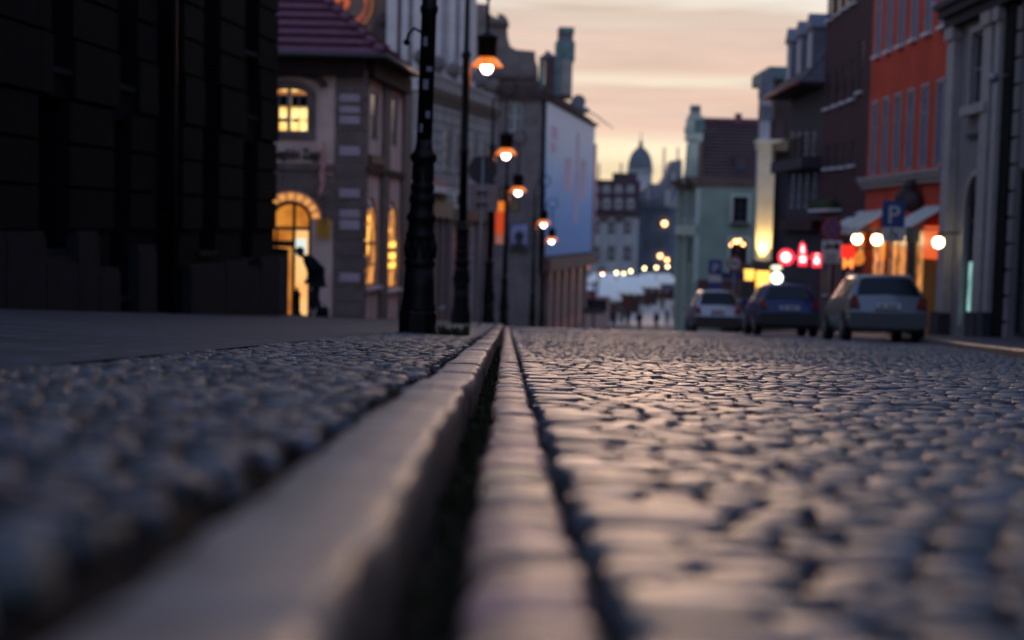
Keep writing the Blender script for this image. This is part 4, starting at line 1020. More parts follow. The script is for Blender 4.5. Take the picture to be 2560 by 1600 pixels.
for k in range(3):
    u = 1.2+k*3.2; mb = MB(); F.box(mb, u, u+1.5, zE+.3, zE+2.3, -2.2, .35); d = mb.build('dormer', 'slate', rf)
    mb = MB(); mb.extr([F.P(u-.15, zE+2.302, .45), F.P(u+1.65, zE+2.302, .45), F.P(u+.75, zE+2.9, .45)], -F.n*2.4); mb.build('dormer_roof', 'slate', d)
    mb = MB(); F.box(mb, u+.3, u+1.2, zE+.8, zE+2.1, .352, .37); mb.build('dormer_pane', 'oval_cream' if False else 'pale_stone', d)
mb = MB(); F.box(mb, 0, F.L, F.px(2010, 545)[1]-.5, F.px(2010, 545)[1], .003, .3); mb.build('shop_fascia', 'purple_brick', T)
# purple brick house
yc = Yof(2166); F = Fac((XR, yc), (XR, ya-.004), (0, 70))
T = thing('purple_brick_house', 'tall dark purple brick house with small pale sills, beside the orange house', 'house', F.P(F.L/2, -4.5))
wl = [(x, x+11, y0, y1) for x, y0, y1 in ((2065, 182, 270), (2087, 170, 262), (2107, 158, 254), (2128, 146, 246), (2147, 100, 228), (2064, 360, 420), (2084, 356, 418), (2105, 352, 416), (2127, 346, 412), (2071, -60, 48), (2092, -80, 34), (2111, -95, 19), (2132, -120, 5))]
ops = windows(F, wl, T, sill='white_trim', frame='stone_dark', pane='pane_dark', nx=2, ny=2, d=.05, fw=.07, ft=.03)
mb = MB(); wall(mb, F, 0, F.L, -6, 11.5, ops, .25, D=9); mb.build('wall', 'purple_brick', T)
mb = MB(); q = F.rect(2050, 2166, 538, 552); F.box(mb, 0, F.L, q[2], q[3], .003, .4); mb.build('string_course', 'purple_brick', T)
mb = MB(); q = F.rect(2052, 2104, 523, 530); F.box(mb, q[0], q[1], q[2], q[3], .003, .5); fb = mb.build('flower_box', 'white_trim', T)
mb = MB()
for k in range(9): mb = MB(); mb.ball(F.P(q[0]+.4+k*(q[1]-q[0]-.8)/8, q[3]+.12, .3), random.uniform(.16, .26), 7); mb.build('pot_plant', 'grass', fb)
pw = [F.rect(2056, 2080, 600, 790), F.rect(2092, 2112, 600, 790), F.rect(2126, 2140, 600, 790)]
for q in pw:
    mb = MB(); F.box(mb, q[0], q[1], -5, q[3], .004, .08); mb.build('shop_window', 'pane_dark', T)
# orange house
yd = Yof(2377); F = Fac((XR, yd), (XR, yc-.004), (0, 60)); FO = F
T = thing('orange_house', 'orange rendered house with two rows of tall blue-paned windows and a grey cornice', 'house', F.P(F.L/2, -3.8))
wl = []
for xt, xb in ((2190, 2173), (2216, 2201), (2243, 2234), (2275, 2267), (2309, 2302), (2347, 2341)):
    pass
lowx = [(2180, 2194), (2207, 2222), (2236, 2252), (2267, 2285), (2301, 2321), (2338, 2361)]
zl0, zl1 = F.px(2270, 428)[1], F.px(2270, 232)[1]; zu0 = F.px(2270, 105)[1]
def uc(x0, x1, y): return F.px(x0, y)[0], F.px(x1, y)[0]
ops = []
for x0, x1 in lowx:
    a, b = uc(x0, x1, 330); m_ = (a+b)/2; ops.append((m_-.47, m_+.47, zl0+.05, zl1)); ops.append((m_-.47, m_+.47, zu0, zu0+2.35)); ops.append((m_-.45, m_+.45, zu0+3.6, zu0+5.3))
for o in ops:
    w = window(F, o, T, 'grey_trim', 'pane_sky', 2, 3, .04, .06, bar=.03, ft=.03); surround(F, o, T, 'grey_trim', .09, .04, bottom=False)
    if o[2] > zl0+1:
        mb = MB(); F.box(mb, o[0]-.12, o[1]+.12, o[2]-.10, o[2]-.004, -.1, .14); mb.build('sill', 'white_trim', w)
shopz = F.px(2270, 560)[1]
so = [(F.px(2352, 700)[0], F.px(2330, 700)[0], -3.9, F.px(2340, 640)[1]), (F.px(2306, 700)[0], F.px(2268, 700)[0], -4.4, F.px(2290, 570)[1]), (F.px(2262, 700)[0], F.px(2215, 700)[0], -4.4, F.px(2240, 572)[1]), (F.px(2208, 700)[0], F.px(2176, 700)[0], -4.6, F.px(2190, 575)[1])]
mb = MB(); wall(mb, F, 0, F.L, -5.2, 10.4, ops+so[1:], .25, D=9); mb.build('wall', 'orange_render', T)
for k, o in enumerate(so[1:]): window(F, o, T, 'dark_timber', 'lit_shop', 2, 2, .06, .08, name='shop_window', ft=.05)
cornice(F, -.02, F.L, zl0-.42, .36, .34, T, 'grey_trim')
mb = MB(); F.box(mb, .06, so[1][0]-.25, -4.9, F.px(2335, 616)[1], .002, .05); pn = mb.build('lamplit_panel', 'ochre_lit_wall', T)  # lamplight on the orange wall painted in as ochre
for y in (688, 710, 733, 784): q = F.rect(2347, 2362, y, y+8); mb = MB(); F.box(mb, q[0], q[1], q[2], q[3], .051, .12); mb.build('letter_slot', 'letter_black', pn)
q = F.rect(2321, 2371, 566, 648); mb = MB(); F.box(mb, max(.05, q[0]), q[1], q[2], q[3], .054, .14); mb.build('globe_lit_panel', 'lit_orange_panel', T)  # wall behind the globe: the lamp's light put in as emission
mb = MB(); q = F.rect(2156, 2168, 582, 640); F.box(mb, q[0]+.3, q[1]+.3, q[2], q[3], .06, .10); q = F.rect(2206, 2218, 595, 650); F.box(mb, q[0], q[1], q[2], q[3], .06, .1); mb.build('lit_side_panel', 'lit_amber', T)
mb = MB(); u, z = F.px(2300, 497); mb.ball(F.P(u, z, .35), .42, 9, sz=.8); mb.ball(F.P(u-.5, z-.12, .3), .3, 8); mb.ball(F.P(u+.5, z-.1, .3), .28, 8); mb.ball(F.P(u, z+.35, .3), .22, 8); mb.build('carved_crest', 'stone_dark', T)
# awnings
def awning(px0, px1, ytop, label, out=1.05, drop=.62, Fx=F):
    u0, z = Fx.px(px0, ytop); u1, _ = Fx.px(px1, ytop); u0, u1 = min(u0, u1), max(u0, u1)
    t = thing('shop_awning', label, 'awning', Fx.P((u0+u1)/2, z-drop, .5))
    mb = MB(); th = Vector((0, 0, -.03))
    n = 8
    for i in range(n):
        a, b = u0+(u1-u0)*i/n, u0+(u1-u0)*(i+1)/n
        mb.extr([Fx.P(a, z, .03), Fx.P(b, z, .03), Fx.P(b, z-drop, out), Fx.P(a, z-drop, out)], th)
        mb.extr([Fx.P(a, z-drop-.031, out), Fx.P(b, z-drop-.031, out), Fx.P(b, z-drop-.2, out), Fx.P((a+b)/2, z-drop-.25, out), Fx.P(a, z-drop-.2, out)], Fx.n*.015)
    mb.build('cloth', 'awning_cloth', t)
    mb = MB()
    for u in (u0+.05, (u0+u1)/2, u1-.05): mb.tube([Fx.P(u, z-drop-.05, .05), Fx.P(u, z-drop-.05, out-.03)], .02, 6)
    mb.tube([Fx.P(u0, z-drop-.02, out-.01), Fx.P(u1, z-drop-.02, out-.01)], .025, 6); mb.build('arm', 'zinc', t)
awning(2316, 2373, 515, 'nearest grey shop awning, on the orange house beside the grey pilasters')
awning(2196, 2232, 524, 'middle grey shop awning, just left of the blue parking sign', 1.0, .6)
awning(2150, 2190, 528, 'farthest grey shop awning, over the far end of the orange house', .95, .55)
# globe lamps
for k, (x, y, X, r_) in enumerate(((2143, 597, 11.45, .17), (2192, 599, 11.45, .165), (2346, 606, 11.35, .15))):
    p = at(x, y, Yof(x, X, y)); t = thing('globe_lamp', ['round white globe lamp under the farthest awning', 'round white globe lamp half hidden by the wheelchair plate', 'round white globe lamp in front of the orange wall panel it lights'][k], 'lamp', p, 'globe lamps along the orange house')
    mb = MB(); mb.ball(p, r_, 18); mb.build('globe', 'globe', t)
    mb = MB(); mb.tube([p+Vector((0, 0, r_)), p+Vector((0, 0, r_+.09)), p+Vector((XR-p.x, 0, r_+.11))], .025, 7); mb.lathe([(.07, r_-.03), (.05, r_+.06)], p, 10); mb.build('bracket', 'black_iron', t)
# grey pilaster house
XG = 11.93
F = Fac((XG, -22), (XG, yd-.004), (0, 45))
T = thing('grey_pilaster_house', 'grey classical house with tall pilasters and a narrow arched window, at the right edge', 'house', F.P(F.L/2, -3))
zt = F.px(2440, 24)[1]
oa = F.rect(2413, 2462, 438, 822); oa = (*oa, (oa[1]-oa[0])*.5)
ow = F.rect(2432, 2480, 76, 258)
od = F.rect(2538, 2600, 420, 850)
mb = MB(); wall(mb, F, 0, F.L, -4.5, zt+8, [oa, ow, od], .45, D=9); mb.build('wall', 'grey_render', T)
w = window(F, ow, T, 'grey_trim', 'pane_dark', 2, 2, .10, .07, ft=.05); surround(F, ow, T, 'grey_trim', .16, .08)
mb = MB(); q = F.rect(2424, 2488, 262, 285); F.box(mb, q[0], q[1], q[2], q[3], .003, .28); mb.build('sill', 'grey_trim', T)
mb = MB(); q = F.rect(2424, 2488, 330, 342); F.box(mb, q[0], q[1], q[2], q[3], .003, .08); mb.build('moulding', 'grey_dark_render', T)
surround(F, oa, T, 'grey_trim', .17, .09, 'arch_surround', False)
w = window(F, oa, T, 'dark_timber', 'pane_dark', 2, 4, .14, .08, name='arched_window', ft=.05)
mb = MB(); q = F.rect(2421, 2433, 655, 812, -.1); F.box(mb, q[0], q[1], q[2], q[3], -.136, -.08); q = F.rect(2436, 2456, 650, 815, -.1); F.box(mb, q[0], q[1], q[2], q[3], -.136, -.085); mb.build('lit_blind', 'lit_teal', w)
for x0, x1 in ((2374, 2392), (2464, 2485), (2494, 2506), (2420-6, 2420-6)):
    if x1 <= x0: continue
    q = F.rect(x0, x1, 60, 790); mb = MB(); F.box(mb, q[0], q[1], F.px(x0, 782)[1], zt-.3, .003, .22); pl = mb.build('pilaster', 'grey_trim', T)
    mb = MB(); F.box(mb, q[0]-.07, q[1]+.07, zt-.62, zt-.301, .004, .3); mb.build('pilaster_capital', 'grey_trim', pl)
    mb = MB(); F.box(mb, q[0]-.09, q[1]+.12, -4.4, F.px(x0, 782)[1]-.004, .004, .33); mb.build('pilaster_base', 'grey_dark_render', pl)
cornice(F, 0, F.L, zt-.28, .62, .62, T, 'grey_dark_render', 'entablature')
mb = MB(); q = F.rect(2508, 2532, 0, 860); F.box(mb, q[0], q[1], -4.4, zt-.3, .002, .12); mb.build('downpipe_shadow', 'black_void', T)  # near-black strip painted in for the downpipe's shadow
mb = MB(); z = -4.2; q = F.rect(2534, 2600, 0, 860); u1 = q[1]
while z < zt-.6:
    for a, b in ((0.05, od[0]-.05), (od[1]+.05, u1)):
        if b-a > .1: F.box(mb, a, b, z+.03, z+.58, .003, .09)
    z += .62
mb.build('rusticated_course', 'grey_render', T)
window(F, od, T, 'dark_timber', 'pane_dark', 2, 3, .12, .1, name='tall_window', ft=.06)
for k in range(2):
    mb = MB(); pp = F.P(*F.px((2380, 2531)[k], (16, 196)[k]), .45); mb.ball(pp, .13, 9); mb.tube([pp, pp-F.n*.43+Vector((0, 0, .1))], .03, 6); mb.build('floodlight', 'zinc', T)
# ------------------------------------------------------------------ street lamps
def lamp_proto():
    t = thing('street_lamp', 'x', 'street lamp')
    mb = MB(); s = math.pi/8
    mb.lathe([(.285, -.3), (.285, .30), (.262, .335)], (0, 0, 0), 8, smooth=False, rot=s); mb.lathe([(.255, .30), (.25, .37), (.228, .48), (.222, .66), (.208, .95)], (0, 0, 0), 18)
    mb.build('plinth', 'black_iron', t)
    mb = MB()
    mb.lathe([(.20, .93), (.222, .98), (.222, 1.04), (.198, 1.07), (.200, 1.34), (.214, 1.37), (.214, 1.42), (.190, 1.46), (.180, 1.58), (.212, 1.62), (.212, 1.68), (.172, 1.73), (.165, 1.84), (.188, 1.88), (.184, 1.94), (.150, 1.98), (.156, 2.02),
              (.172, 2.06), (.166, 2.12), (.140, 2.16), (.142, 2.36), (.150, 2.42), (.188, 2.47), (.192, 2.53), (.150, 2.57), (.128, 2.62), (.112, 2.75)], (0, 0, 0), 22)
    for k in range(10):                                          # raised flutes and leaves on the column foot
        a = 2*math.pi*k/10; c, sn = math.cos(a), math.sin(a)
        mb.tube([(c*.205, sn*.205, 1.08), (c*.212, sn*.212, 1.22), (c*.203, sn*.203, 1.35)], [.018, .03, .012], 6); mb.tube([(c*.15, sn*.15, 1.99), (c*.165, sn*.165, 1.94)], .018, 5)
        mb.tube([(c*.146, sn*.146, 2.17), (c*.144, sn*.144, 2.40)], .013, 5)
    mb.build('column_foot', 'black_iron', t)
    mb = MB(); mb.lathe([(.112, 2.7), (.108, 4.5), (.125, 4.53), (.130, 4.60), (.106, 4.64), (.098, 7.0), (.13, 7.05), (.13, 7.14), (.075, 7.2), (.062, 8.5), (.03, 8.9)], (0, 0, 0), 18); mb.build('shaft', 'black_iron', t)
    X = .55
    mb = MB()
    mb.tube([(0, 0, 8.3), (.02, 0, 8.8), (.10, 0, 9.25), (.22, 0, 9.5)]+[(X+.34*math.cos(a), 0, 9.42+.34*math.sin(a)) for a in [rad(165-i*24) for i in range(15)]], .032, 8)
    mb.tube([(X, 0, 9.08), (X, 0, 7.6)], .035, 8); mb.lathe([(.03, 8.7), (.075, 8.6), (.03, 8.5)], (X, 0, 0), 10); mb.lathe([(.03, 8.15), (.06, 8.08), (.03, 8.0)], (X, 0, 0), 10)
    mb.build('crook_arm', 'black_iron', t)
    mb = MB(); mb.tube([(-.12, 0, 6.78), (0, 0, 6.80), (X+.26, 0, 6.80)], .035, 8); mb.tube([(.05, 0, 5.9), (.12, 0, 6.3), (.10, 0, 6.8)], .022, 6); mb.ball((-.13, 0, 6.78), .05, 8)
    mb.build('cross_bar', 'bulb_lit_bar', t)
    mb = MB(); mb.lathe([(.04, 7.75), (.10, 7.68), (.29, 7.60), (.30, 7.54), (.26, 7.52), (.25, 7.08), (.22, 7.05)], (X, 0, 0), 18); ln = mb.build('lantern', 'black_iron', t)
    mb = MB(); mb.lathe([(.20, 7.06), (.30, 6.97), (.40, 6.85), (.43, 6.81), (.41, 6.81), (.28, 6.94), (.17, 7.03)], (X, 0, 0), 18); mb.build('lamp_shade', 'lamp_glass', ln)
    mb = MB(); mb.lathe([(.13, 6.93), (.155, 6.82), (.15, 6.74), (.10, 6.65), (.03, 6.62)], (X, 0, 0), 16); mb.build('bulb', 'bulb', ln)
    return t
mk('bulb_lit_bar', (.55, .20, .05), .4, .1, 8)  # bulb's orange light painted into the cross bar's colour
M['lamp_glass'] = glow('lamp_glass', (1, .26, .03), 1.1, (.8, .16, .02), 5)
LP = lamp_proto()
def lamp_at(px, py, Ylo, Yhi):
    f = lambda Y: at(px, py, Y).z-6.72-zg(at(px, py, Y).x-.55, Y)
    for _ in range(50):
        m_ = (Ylo+Yhi)/2
        if f(Ylo)*f(m_) <= 0: Yhi = m_
        else: Ylo = m_
    p = at(px, py, (Ylo+Yhi)/2); return p.x-.55, (Ylo+Yhi)/2, p.z-6.72
labs = ['nearest black lamp post, leaning, with stickers and grass at its foot', 'second black lamp post, behind the round dark sign, its lantern glowing pinkish white', 'third lamp along the kerb, its lantern glowing above the pale street corner sign',
        'fourth lamp along the kerb, bright light against the dark gabled house front', 'fifth lamp along the kerb, the highest light in front of the blue poster', 'sixth lamp along the kerb, the middle light in front of the blue poster', 'seventh lamp along the kerb, at the bottom edge of the blue poster',
        'eighth lamp along the kerb, just right of the blue poster', 'ninth lamp along the kerb, above the white market canopies']
def low_lamp(px, py, Y):
    p = at(px, py, Y); g = zg(p.x-.5, Y); k = (p.z-g)/6.72; return p.x-.55*k, Y, g, k
p1 = at(1043, 838, 26)
spots = [(p1.x, 26, zg(p1.x, 26)-.01, .84), lamp_at(1217, 175, 40, 75), lamp_at(1265, 392, 70, 105), lamp_at(1295, 484, 90, 135), lamp_at(1359, 564, 110, 180), lamp_at(1379, 605, 130, 220), low_lamp(1404, 647, 192), low_lamp(1465, 673, 203), low_lamp(1506, 686, 215)]
for i, sp in enumerate(spots):
    x, y, z = sp[:3]
    o = LP if i == 0 else copy_tree(LP); o.location = (x, y, z); o.scale = ((sp[3],)*3 if len(sp) > 3 else (1, 1, 1)); tag(o, labs[i], 'street lamp', 'cast-iron lamps along the kerb')
    print('lamp', i, x, y, z)
LP.rotation_euler = (0, rad(1.0), 0)
# stickers and a small hook on the nearest post
def rings_label(o, zs):
    for z, a, w, h in zs:
        mb = MB(); r = .113
        mb.rings([[(r*math.cos(a+w*k/5), r*math.sin(a+w*k/5), zz) for k in range(6)] for zz in (z, z+h)], 0, True, False, False)
        s_ = mb.build('sticker', 'sticker', None); s_.parent = o
mk('sticker', (.16, .17, .2), .7, .3, 30)
rings_label(LP, [(3.45, -2.0, .7, .14), (3.05, -1.5, .6, .10), (2.85, -2.3, .5, .12), (4.05, -2.2, .6, .13), (3.7, -1.6, .8, .07)])
mb = MB(); mb.tube([(-.1, 0, 4.25), (-.2, 0, 4.3), (-.28, 0, 4.22), (-.30, 0, 4.12)], .02, 6); mb.ball((-.30, 0, 4.1), .05, 8); s_ = mb.build('hook', 'black_iron', None); s_.parent = LP
# square lamps far off
def square_lamp(px, py, Y, label, i):
    p = at(px, py, Y); t = thing('square_lamp', label, 'street lamp', (p.x, Y, -9.35), 'lamps on the square')
    mb = MB(); mb.lathe([(.14, -9.35), (.12, -8.6), (.06, -8.4), (.05, p.z-.3)], (p.x, Y, 0), 8); mb.build('post', 'black_iron', t)
    mb = MB(); mb.ball(p, .2, 10); mb.build('globe', 'bulb_warm', t)
for i, (x, y) in enumerate(((1541, 682), (1577, 678), (1611, 671), (1641, 669), (1669, 667), (1690, 666), (1559, 684))):
    square_lamp(PX(x/1.0583), y, 285+4*i, ['first', 'third', 'fourth', 'fifth', 'sixth', 'seventh', 'second'][i]+' small round lamp from the poster wall, in the row above the canopies', i)
# ------------------------------------------------------------------ signs
def pole(t, x, y, z0, z1, r=.03, m='zinc', name='pole'):
    mb = MB(); mb.tube([(x, y, z0), (x, y, z1)], r, 10); mb.lathe([(r*1.5, z1), (r*1.2, z1+.03)], (x, y, 0), 10); return mb.build(name, m, t)
# back of the round sign by the second lamp
Ys = 54.0; c = at(1207, 425, Ys); pb = at(1200, 800, Ys)
t = thing('street_sign', 'back of a round dark traffic sign with a pale plate below', 'sign', (c.x, Ys, zg(pb.x, Ys)))
pole(t, c.x, Ys-.05, zg(pb.x, Ys)-.2, c.z+.3)
mb = MB(); mb.disc(c, (0, 1, 0), .36, .02, 30); mb.build('disc', 'sign_back', t)
a, b = at(1172, 527, Ys), at(1246, 462, Ys); mb = MB(); mb.box(a.x, b.x, Ys, Ys+.02, a.z, b.z); pl = mb.build('plate', 'sign_buff', t)
mb = MB()
for f in (.28, .72): z = a.z+(b.z-a.z)*f; mb.box(c.x-.15, c.x+.15, Ys-.10, Ys-.002, z-.015, z+.015)
mb.build('bracket', 'grey_iron', pl)
# blade signs on the stone wing
q = at(1252, 560, 113)
t = thing('blade_sign', 'stack of glowing yellow, orange and pink box signs below the third lamp', 'sign', at(1252, 612, 113))
for (y0, y1, m) in ((504, 528, 'sign_orange_box'), (529, 584, 'sign_red_box'), (586, 609, 'sign_pink_box')):
    a, b = at(1238, y1, 113), at(1266, y0, 113); mb = MB(); mb.box(a.x, b.x, 113, 113.18, a.z, b.z); mb.build('box', m, t)
a = at(1238, 612, 113.09); b = at(1238, 500, 113.09); mb = MB(); mb.tube([(a.x-.04, 113.09, a.z), (b.x-.04, 113.09, b.z)], .04, 6); mb.tube([(b.x-.04, 113.09, b.z-.3), (b.x-1.0, 113.6, b.z-.3)], .03, 6); mb.build('bracket', 'black_iron', t)
a, b = at(1134, 519, 88), at(1159, 482, 88)
t = thing('hanging_sign', 'small pale hanging sign at the end of the low tiled roof', 'sign', ((a.x+b.x)/2, 88, a.z))
mb = MB(); mb.box(a.x, b.x, 88, 88.05, a.z, b.z); mb.build('panel', 'sign_white', t)
mb = MB(); mb.box(a.x+.12, b.x-.12, 87.985, 87.998, a.z+.12, a.z+.42); mb.disc(((a.x+b.x)/2, 87.985, b.z-.15), (0, 1, 0), .09, .012, 12); mb.build('print', 'sign_back', t)
mb = MB(); mb.tube([(a.x-.6, 88.03, b.z+.05), (b.x, 88.03, b.z+.05)], .02, 6); mb.build('bracket', 'black_iron', t)
# parking sign
Ys = 54.5
a, b = at(2204, 567, Ys), at(2264, 503, Ys); cx = (a.x+b.x)/2; gz_ = zg(cx, Ys)
t = thing('parking_sign', 'large blue parking sign with a white P and a wheelchair plate', 'sign', (cx, Ys, gz_))
pole(t, cx, Ys+.06, gz_-.2, b.z-.02)
mb = MB(); mb.box(a.x, b.x, Ys, Ys+.025, a.z, b.z); pnl = mb.build('panel', 'sign_blue', t)
text_obj('letter', 'P', .62, 'sign_white', (cx, Ys-.012, a.z+.10), (1, 0, 0), pnl, .008, .006)
a2, b2 = at(2205, 603, Ys), at(2262, 570, Ys)
mb = MB(); mb.box(a2.x, b2.x, Ys, Ys+.025, a2.z, b2.z); pl = mb.build('plate', 'sign_white', t)
mb = MB(); cz_ = (a2.z+b2.z)/2
for k in range(14):
    t0, t1 = rad(-200+k*20), rad(-200+(k+1)*20); P_ = lambda r, an: (cx+.02+r*math.cos(an), Ys-.014, cz_-.05+r*math.sin(an))
    mb.extr([P_(.075, t0), P_(.10, t0), P_(.10, t1), P_(.075, t1)], (0, .012, 0))
mb.disc((cx-.03, Ys-.014, cz_+.125), (0, 1, 0), .028, .012, 12); mb.box(cx-.05, cx-.015, Ys-.0135, Ys-.003, cz_-.01, cz_+.10); mb.box(cx-.015, cx+.09, Ys-.013, Ys-.003, cz_-.01, cz_+.02); mb.extr([(cx+.06, Ys-.0135, cz_-.01), (cx+.09, Ys-.0135, cz_-.01), (cx+.14, Ys-.0135, cz_-.12), (cx+.11, Ys-.0135, cz_-.12)], (0, .01, 0)); mb.build('wheelchair_symbol', 'letter_black', pl)
a3, b3 = at(2264, 606, Ys+3), at(2300, 568, Ys+3); mb = MB(); mb.box(a3.x, b3.x, Ys+3, Ys+3.03, a3.z, b3.z)
cx3 = (a3.x+b3.x)/2
t = thing('street_cabinet_post', 'dark grey post with a small plate, right of the wheelchair plate', 'post', (cx3, Ys+3.1, zg(cx3, Ys+3)))
mb.build('plate', 'grey_iron', t); a, b = at(2268, 800, Ys+3), at(2292, 606, Ys+3); mb = MB(); mb.box(a.x, b.x, Ys+3.04, Ys+3.25, zg(cx3, Ys+3)-.1, b.z+.2); mb.build('post', 'grey_dark_render', t)
# no stopping sign with tow-away plate
Ys = 63.0; c = at(2080, 572, Ys); gz_ = zg(c.x, Ys)
t = thing('no_stopping_sign', 'round blue and red no-stopping sign with a white tow-away plate', 'sign', (c.x, Ys, gz_))
pole(t, c.x, Ys+.07, gz_-.2, c.z+.25)
mb = MB(); mb.disc(c, (0, 1, 0), .30, .02, 30); ds = mb.build('disc', 'sign_red', t)
mb = MB(); mb.disc(c+Vector((0, -.006, 0)), (0, 1, 0), .235, .006, 28); mb.build('blue_field', 'sign_blue', ds)
mb = MB(); cr_ = math.cos(rad(45))
for sgn in (1, -1):
    u = Vector((cr_, 0, sgn*cr_)); w_ = Vector((-sgn*cr_, 0, cr_)); mb.pbox(c-u*.245-w_*.026+Vector((0, -.012-.001*sgn, 0)), u*.49, w_*.052, (0, .005, 0))
mb.build('red_cross', 'sign_red', ds)
a, b = at(2054, 657, Ys), at(2103, 602, Ys); mb = MB(); mb.box(a.x, b.x, Ys, Ys+.02, a.z, b.z); pl = mb.build('plate', 'sign_white', t)
mb = MB(); W_ = b.x-a.x; zz = b.z-.10
mb.extr([(a.x+W_*f, Ys-.012, zz+g) for f, g in ((.08, -.12), (.92, -.12), (.92, -.02), (.82, .04), (.70, .04), (.64, -.03), (.40, -.03), (.25, .06), (.18, .04), (.30, -.05), (.08, -.06))], (0, .01, 0))
for f in (.22, .78): mb.disc((a.x+W_*f, Ys-.013, zz-.13), (0, 1, 0), .045, .011, 12)
mb.build('tow_truck_symbol', 'letter_black', pl)
mb = MB()
for k, w_ in enumerate((.7, .5, .6)): mb.box(a.x+W_*(.5-w_/2), a.x+W_*(.5+w_/2), Ys-.011, Ys-.001, a.z+.05+.085*k, a.z+.085+.085*k)
mb.build('print', 'grey_iron', pl)
# small parking and round signs further down
Ys = 92.0
def small_sign(kind, x0, x1, y0, y1, label, Ys):
    a, b = at(x0, y1, Ys), at(x1, y0, Ys); cx = (a.x+b.x)/2; g = zg(cx, Ys)
    t = thing('small_parking_sign' if kind == 'P' else 'weight_limit_sign', label, 'sign', (cx, Ys, g)); pole(t, cx, Ys+.06, g-.2, b.z)
    if kind == 'P':
        mb = MB(); mb.box(a.x, b.x, Ys, Ys+.02, a.z, b.z); p = mb.build('panel', 'sign_blue', t); text_obj('letter', 'P', .52, 'sign_white', (cx, Ys-.012, a.z+.09), (1, 0, 0), p, .008, .004)
        mb = MB(); mb.box(a.x+.02, b.x-.02, Ys, Ys+.02, a.z-.30, a.z-.03); mb.build('plate', 'sign_white', t)
        mb = MB(); mb.box(a.x+.02, b.x-.02, Ys, Ys+.02, a.z-.72, a.z-.33); mb.build('lower_plate', 'sign_blue', t)
    else:
        c = Vector((cx, Ys, (a.z+b.z)/2)); mb = MB(); mb.disc(c, (0, 1, 0), .31, .02, 26); p = mb.build('disc', 'sign_red', t)
        mb = MB(); mb.disc(c+Vector((0, -.006, 0)), (0, 1, 0), .22, .006, 24); mb.build('white_field', 'sign_white', p)
        mb = MB(); mb.box(cx-.13, cx-.02, Ys-.018, Ys-.008, c.z-.06, c.z+.08); mb.box(cx+.02, cx+.14, Ys-.018, Ys-.008, c.z-.06, c.z+.05); mb.build('symbol', 'letter_black', p)
small_sign('P', 1771, 1806, 650, 686, 'small blue parking sign with plates below, in front of the green house', 88)
small_sign('R', 1818, 1856, 640, 678, 'small round red-rimmed sign in front of the green house door', 90)
a, b = at(1800, 698, 94), at(1862, 682, 94)
t = thing('purple_banner_sign', 'low purple sign board behind the small parking sign', 'sign', ((a.x+b.x)/2, 94, a.z)); mb = MB(); mb.box(a.x, b.x, 94, 94.08, a.z, b.z); mb.build('board', 'sign_purple', t) if 'sign_purple' in M else (mk('sign_purple', (.05, .03, .12), .6, .1, 4), mb.build('board', 'sign_purple', t))
mb = MB(); pole(t, a.x+.05, 94.1, zg(a.x, 94)-.2, b.z, .025)
# neon signs
Ys = 79.0
c = at(1966, 643, Ys)
t = thing('round_neon_sign', 'round red neon sign with a glowing white centre', 'neon sign', (c.x, Ys, c.z-.5))
mb = MB(); mb.disc(c, (0, 1, 0), .30, .12, 26); bx = mb.build('disc', 'neon_red', t); mb = MB(); mb.disc(c+Vector((-.02, -.02, 0)), (0, 1, 0), .17, .03, 22); mb.build('centre', 'neon_white', bx)
mb = MB(); mb.tube([c+Vector((.3, .06, 0)), c+Vector((.9, .06, 0))], .04, 6); mb.build('bracket', 'neon_red', t)
c = at(2007, 632, Ys)
t = thing('bottle_neon_sign', 'red neon sign shaped like a pointed bottle, middle of the three red neons', 'neon sign', at(2007, 664, Ys))
mb = MB(); mb.extr([at(x, y, Ys) for x, y in ((1996, 665), (2018, 665), (2017, 630), (2013, 612), (2007, 604), (2001, 612), (1997, 630))], (0, .12, 0)); bx = mb.build('outline', 'neon_red', t)
mb = MB(); mb.extr([at(x, y, Ys-.02) for x, y in ((2000, 655), (2014, 655), (2013, 641), (2001, 641))], (0, .03, 0)); mb.extr([at(x, y, Ys-.02) for x, y in ((2004, 632), (2010, 632), (2009, 614), (2005, 614))], (0, .03, 0)); mb.build('filling', 'neon_white', bx)
t = thing('lantern_neon_sign', 'small square red neon sign, rightmost of the three red neons', 'neon sign', at(2042, 668, Ys))
mb = MB(); mb.extr([at(x, y, Ys) for x, y in ((2031, 668), (2053, 668), (2053, 633), (2031, 633))], (0, .12, 0)); bx = mb.build('outline', 'neon_red', t)
mb = MB(); mb.extr([at(x, y, Ys-.02) for x, y in ((2036, 659), (2048, 659), (2047, 645), (2037, 645))], (0, .03, 0)); mb.ball(at(2042, 638, Ys-.02), .045, 8); mb.build('filling', 'neon_white', bx)
mb = MB(); p = at(2053, 650, Ys+.06); mb.tube([p, p+Vector((.7, .1, 0))], .03, 6); mb.build('bracket', 'plastic_black', t)
# red letter sign
Ys = 71.0
t = thing('letter_sign', 'glowing red box sign with a large orange M below it', 'sign', at(2120, 668, Ys))
a, b = at(2104, 652, Ys), at(2139, 613, Ys); mb = MB(); mb.box(a.x, b.x, Ys, Ys+.15, a.z+.10, b.z); bx = mb.build('box', 'sign_box_red', t)
mk_ = at(2119, 671, Ys); text_obj('letter', 'M', .50, 'sign_letter', (mk_.x, Ys-.03, mk_.z), (1, 0, 0), bx, .02, .004)
mb = MB(); mb.disc(at(2146, 647, Ys+.3), (0, 1, 0), .21, .08, 20); mb.build('side_disc', 'lit_amber', t)
mb = MB(); p = at(2139, 620, Ys+.08); mb.tube([p, (XR, Ys+.2, p.z)], .03, 6); mb.build('bracket', 'plastic_black', t)
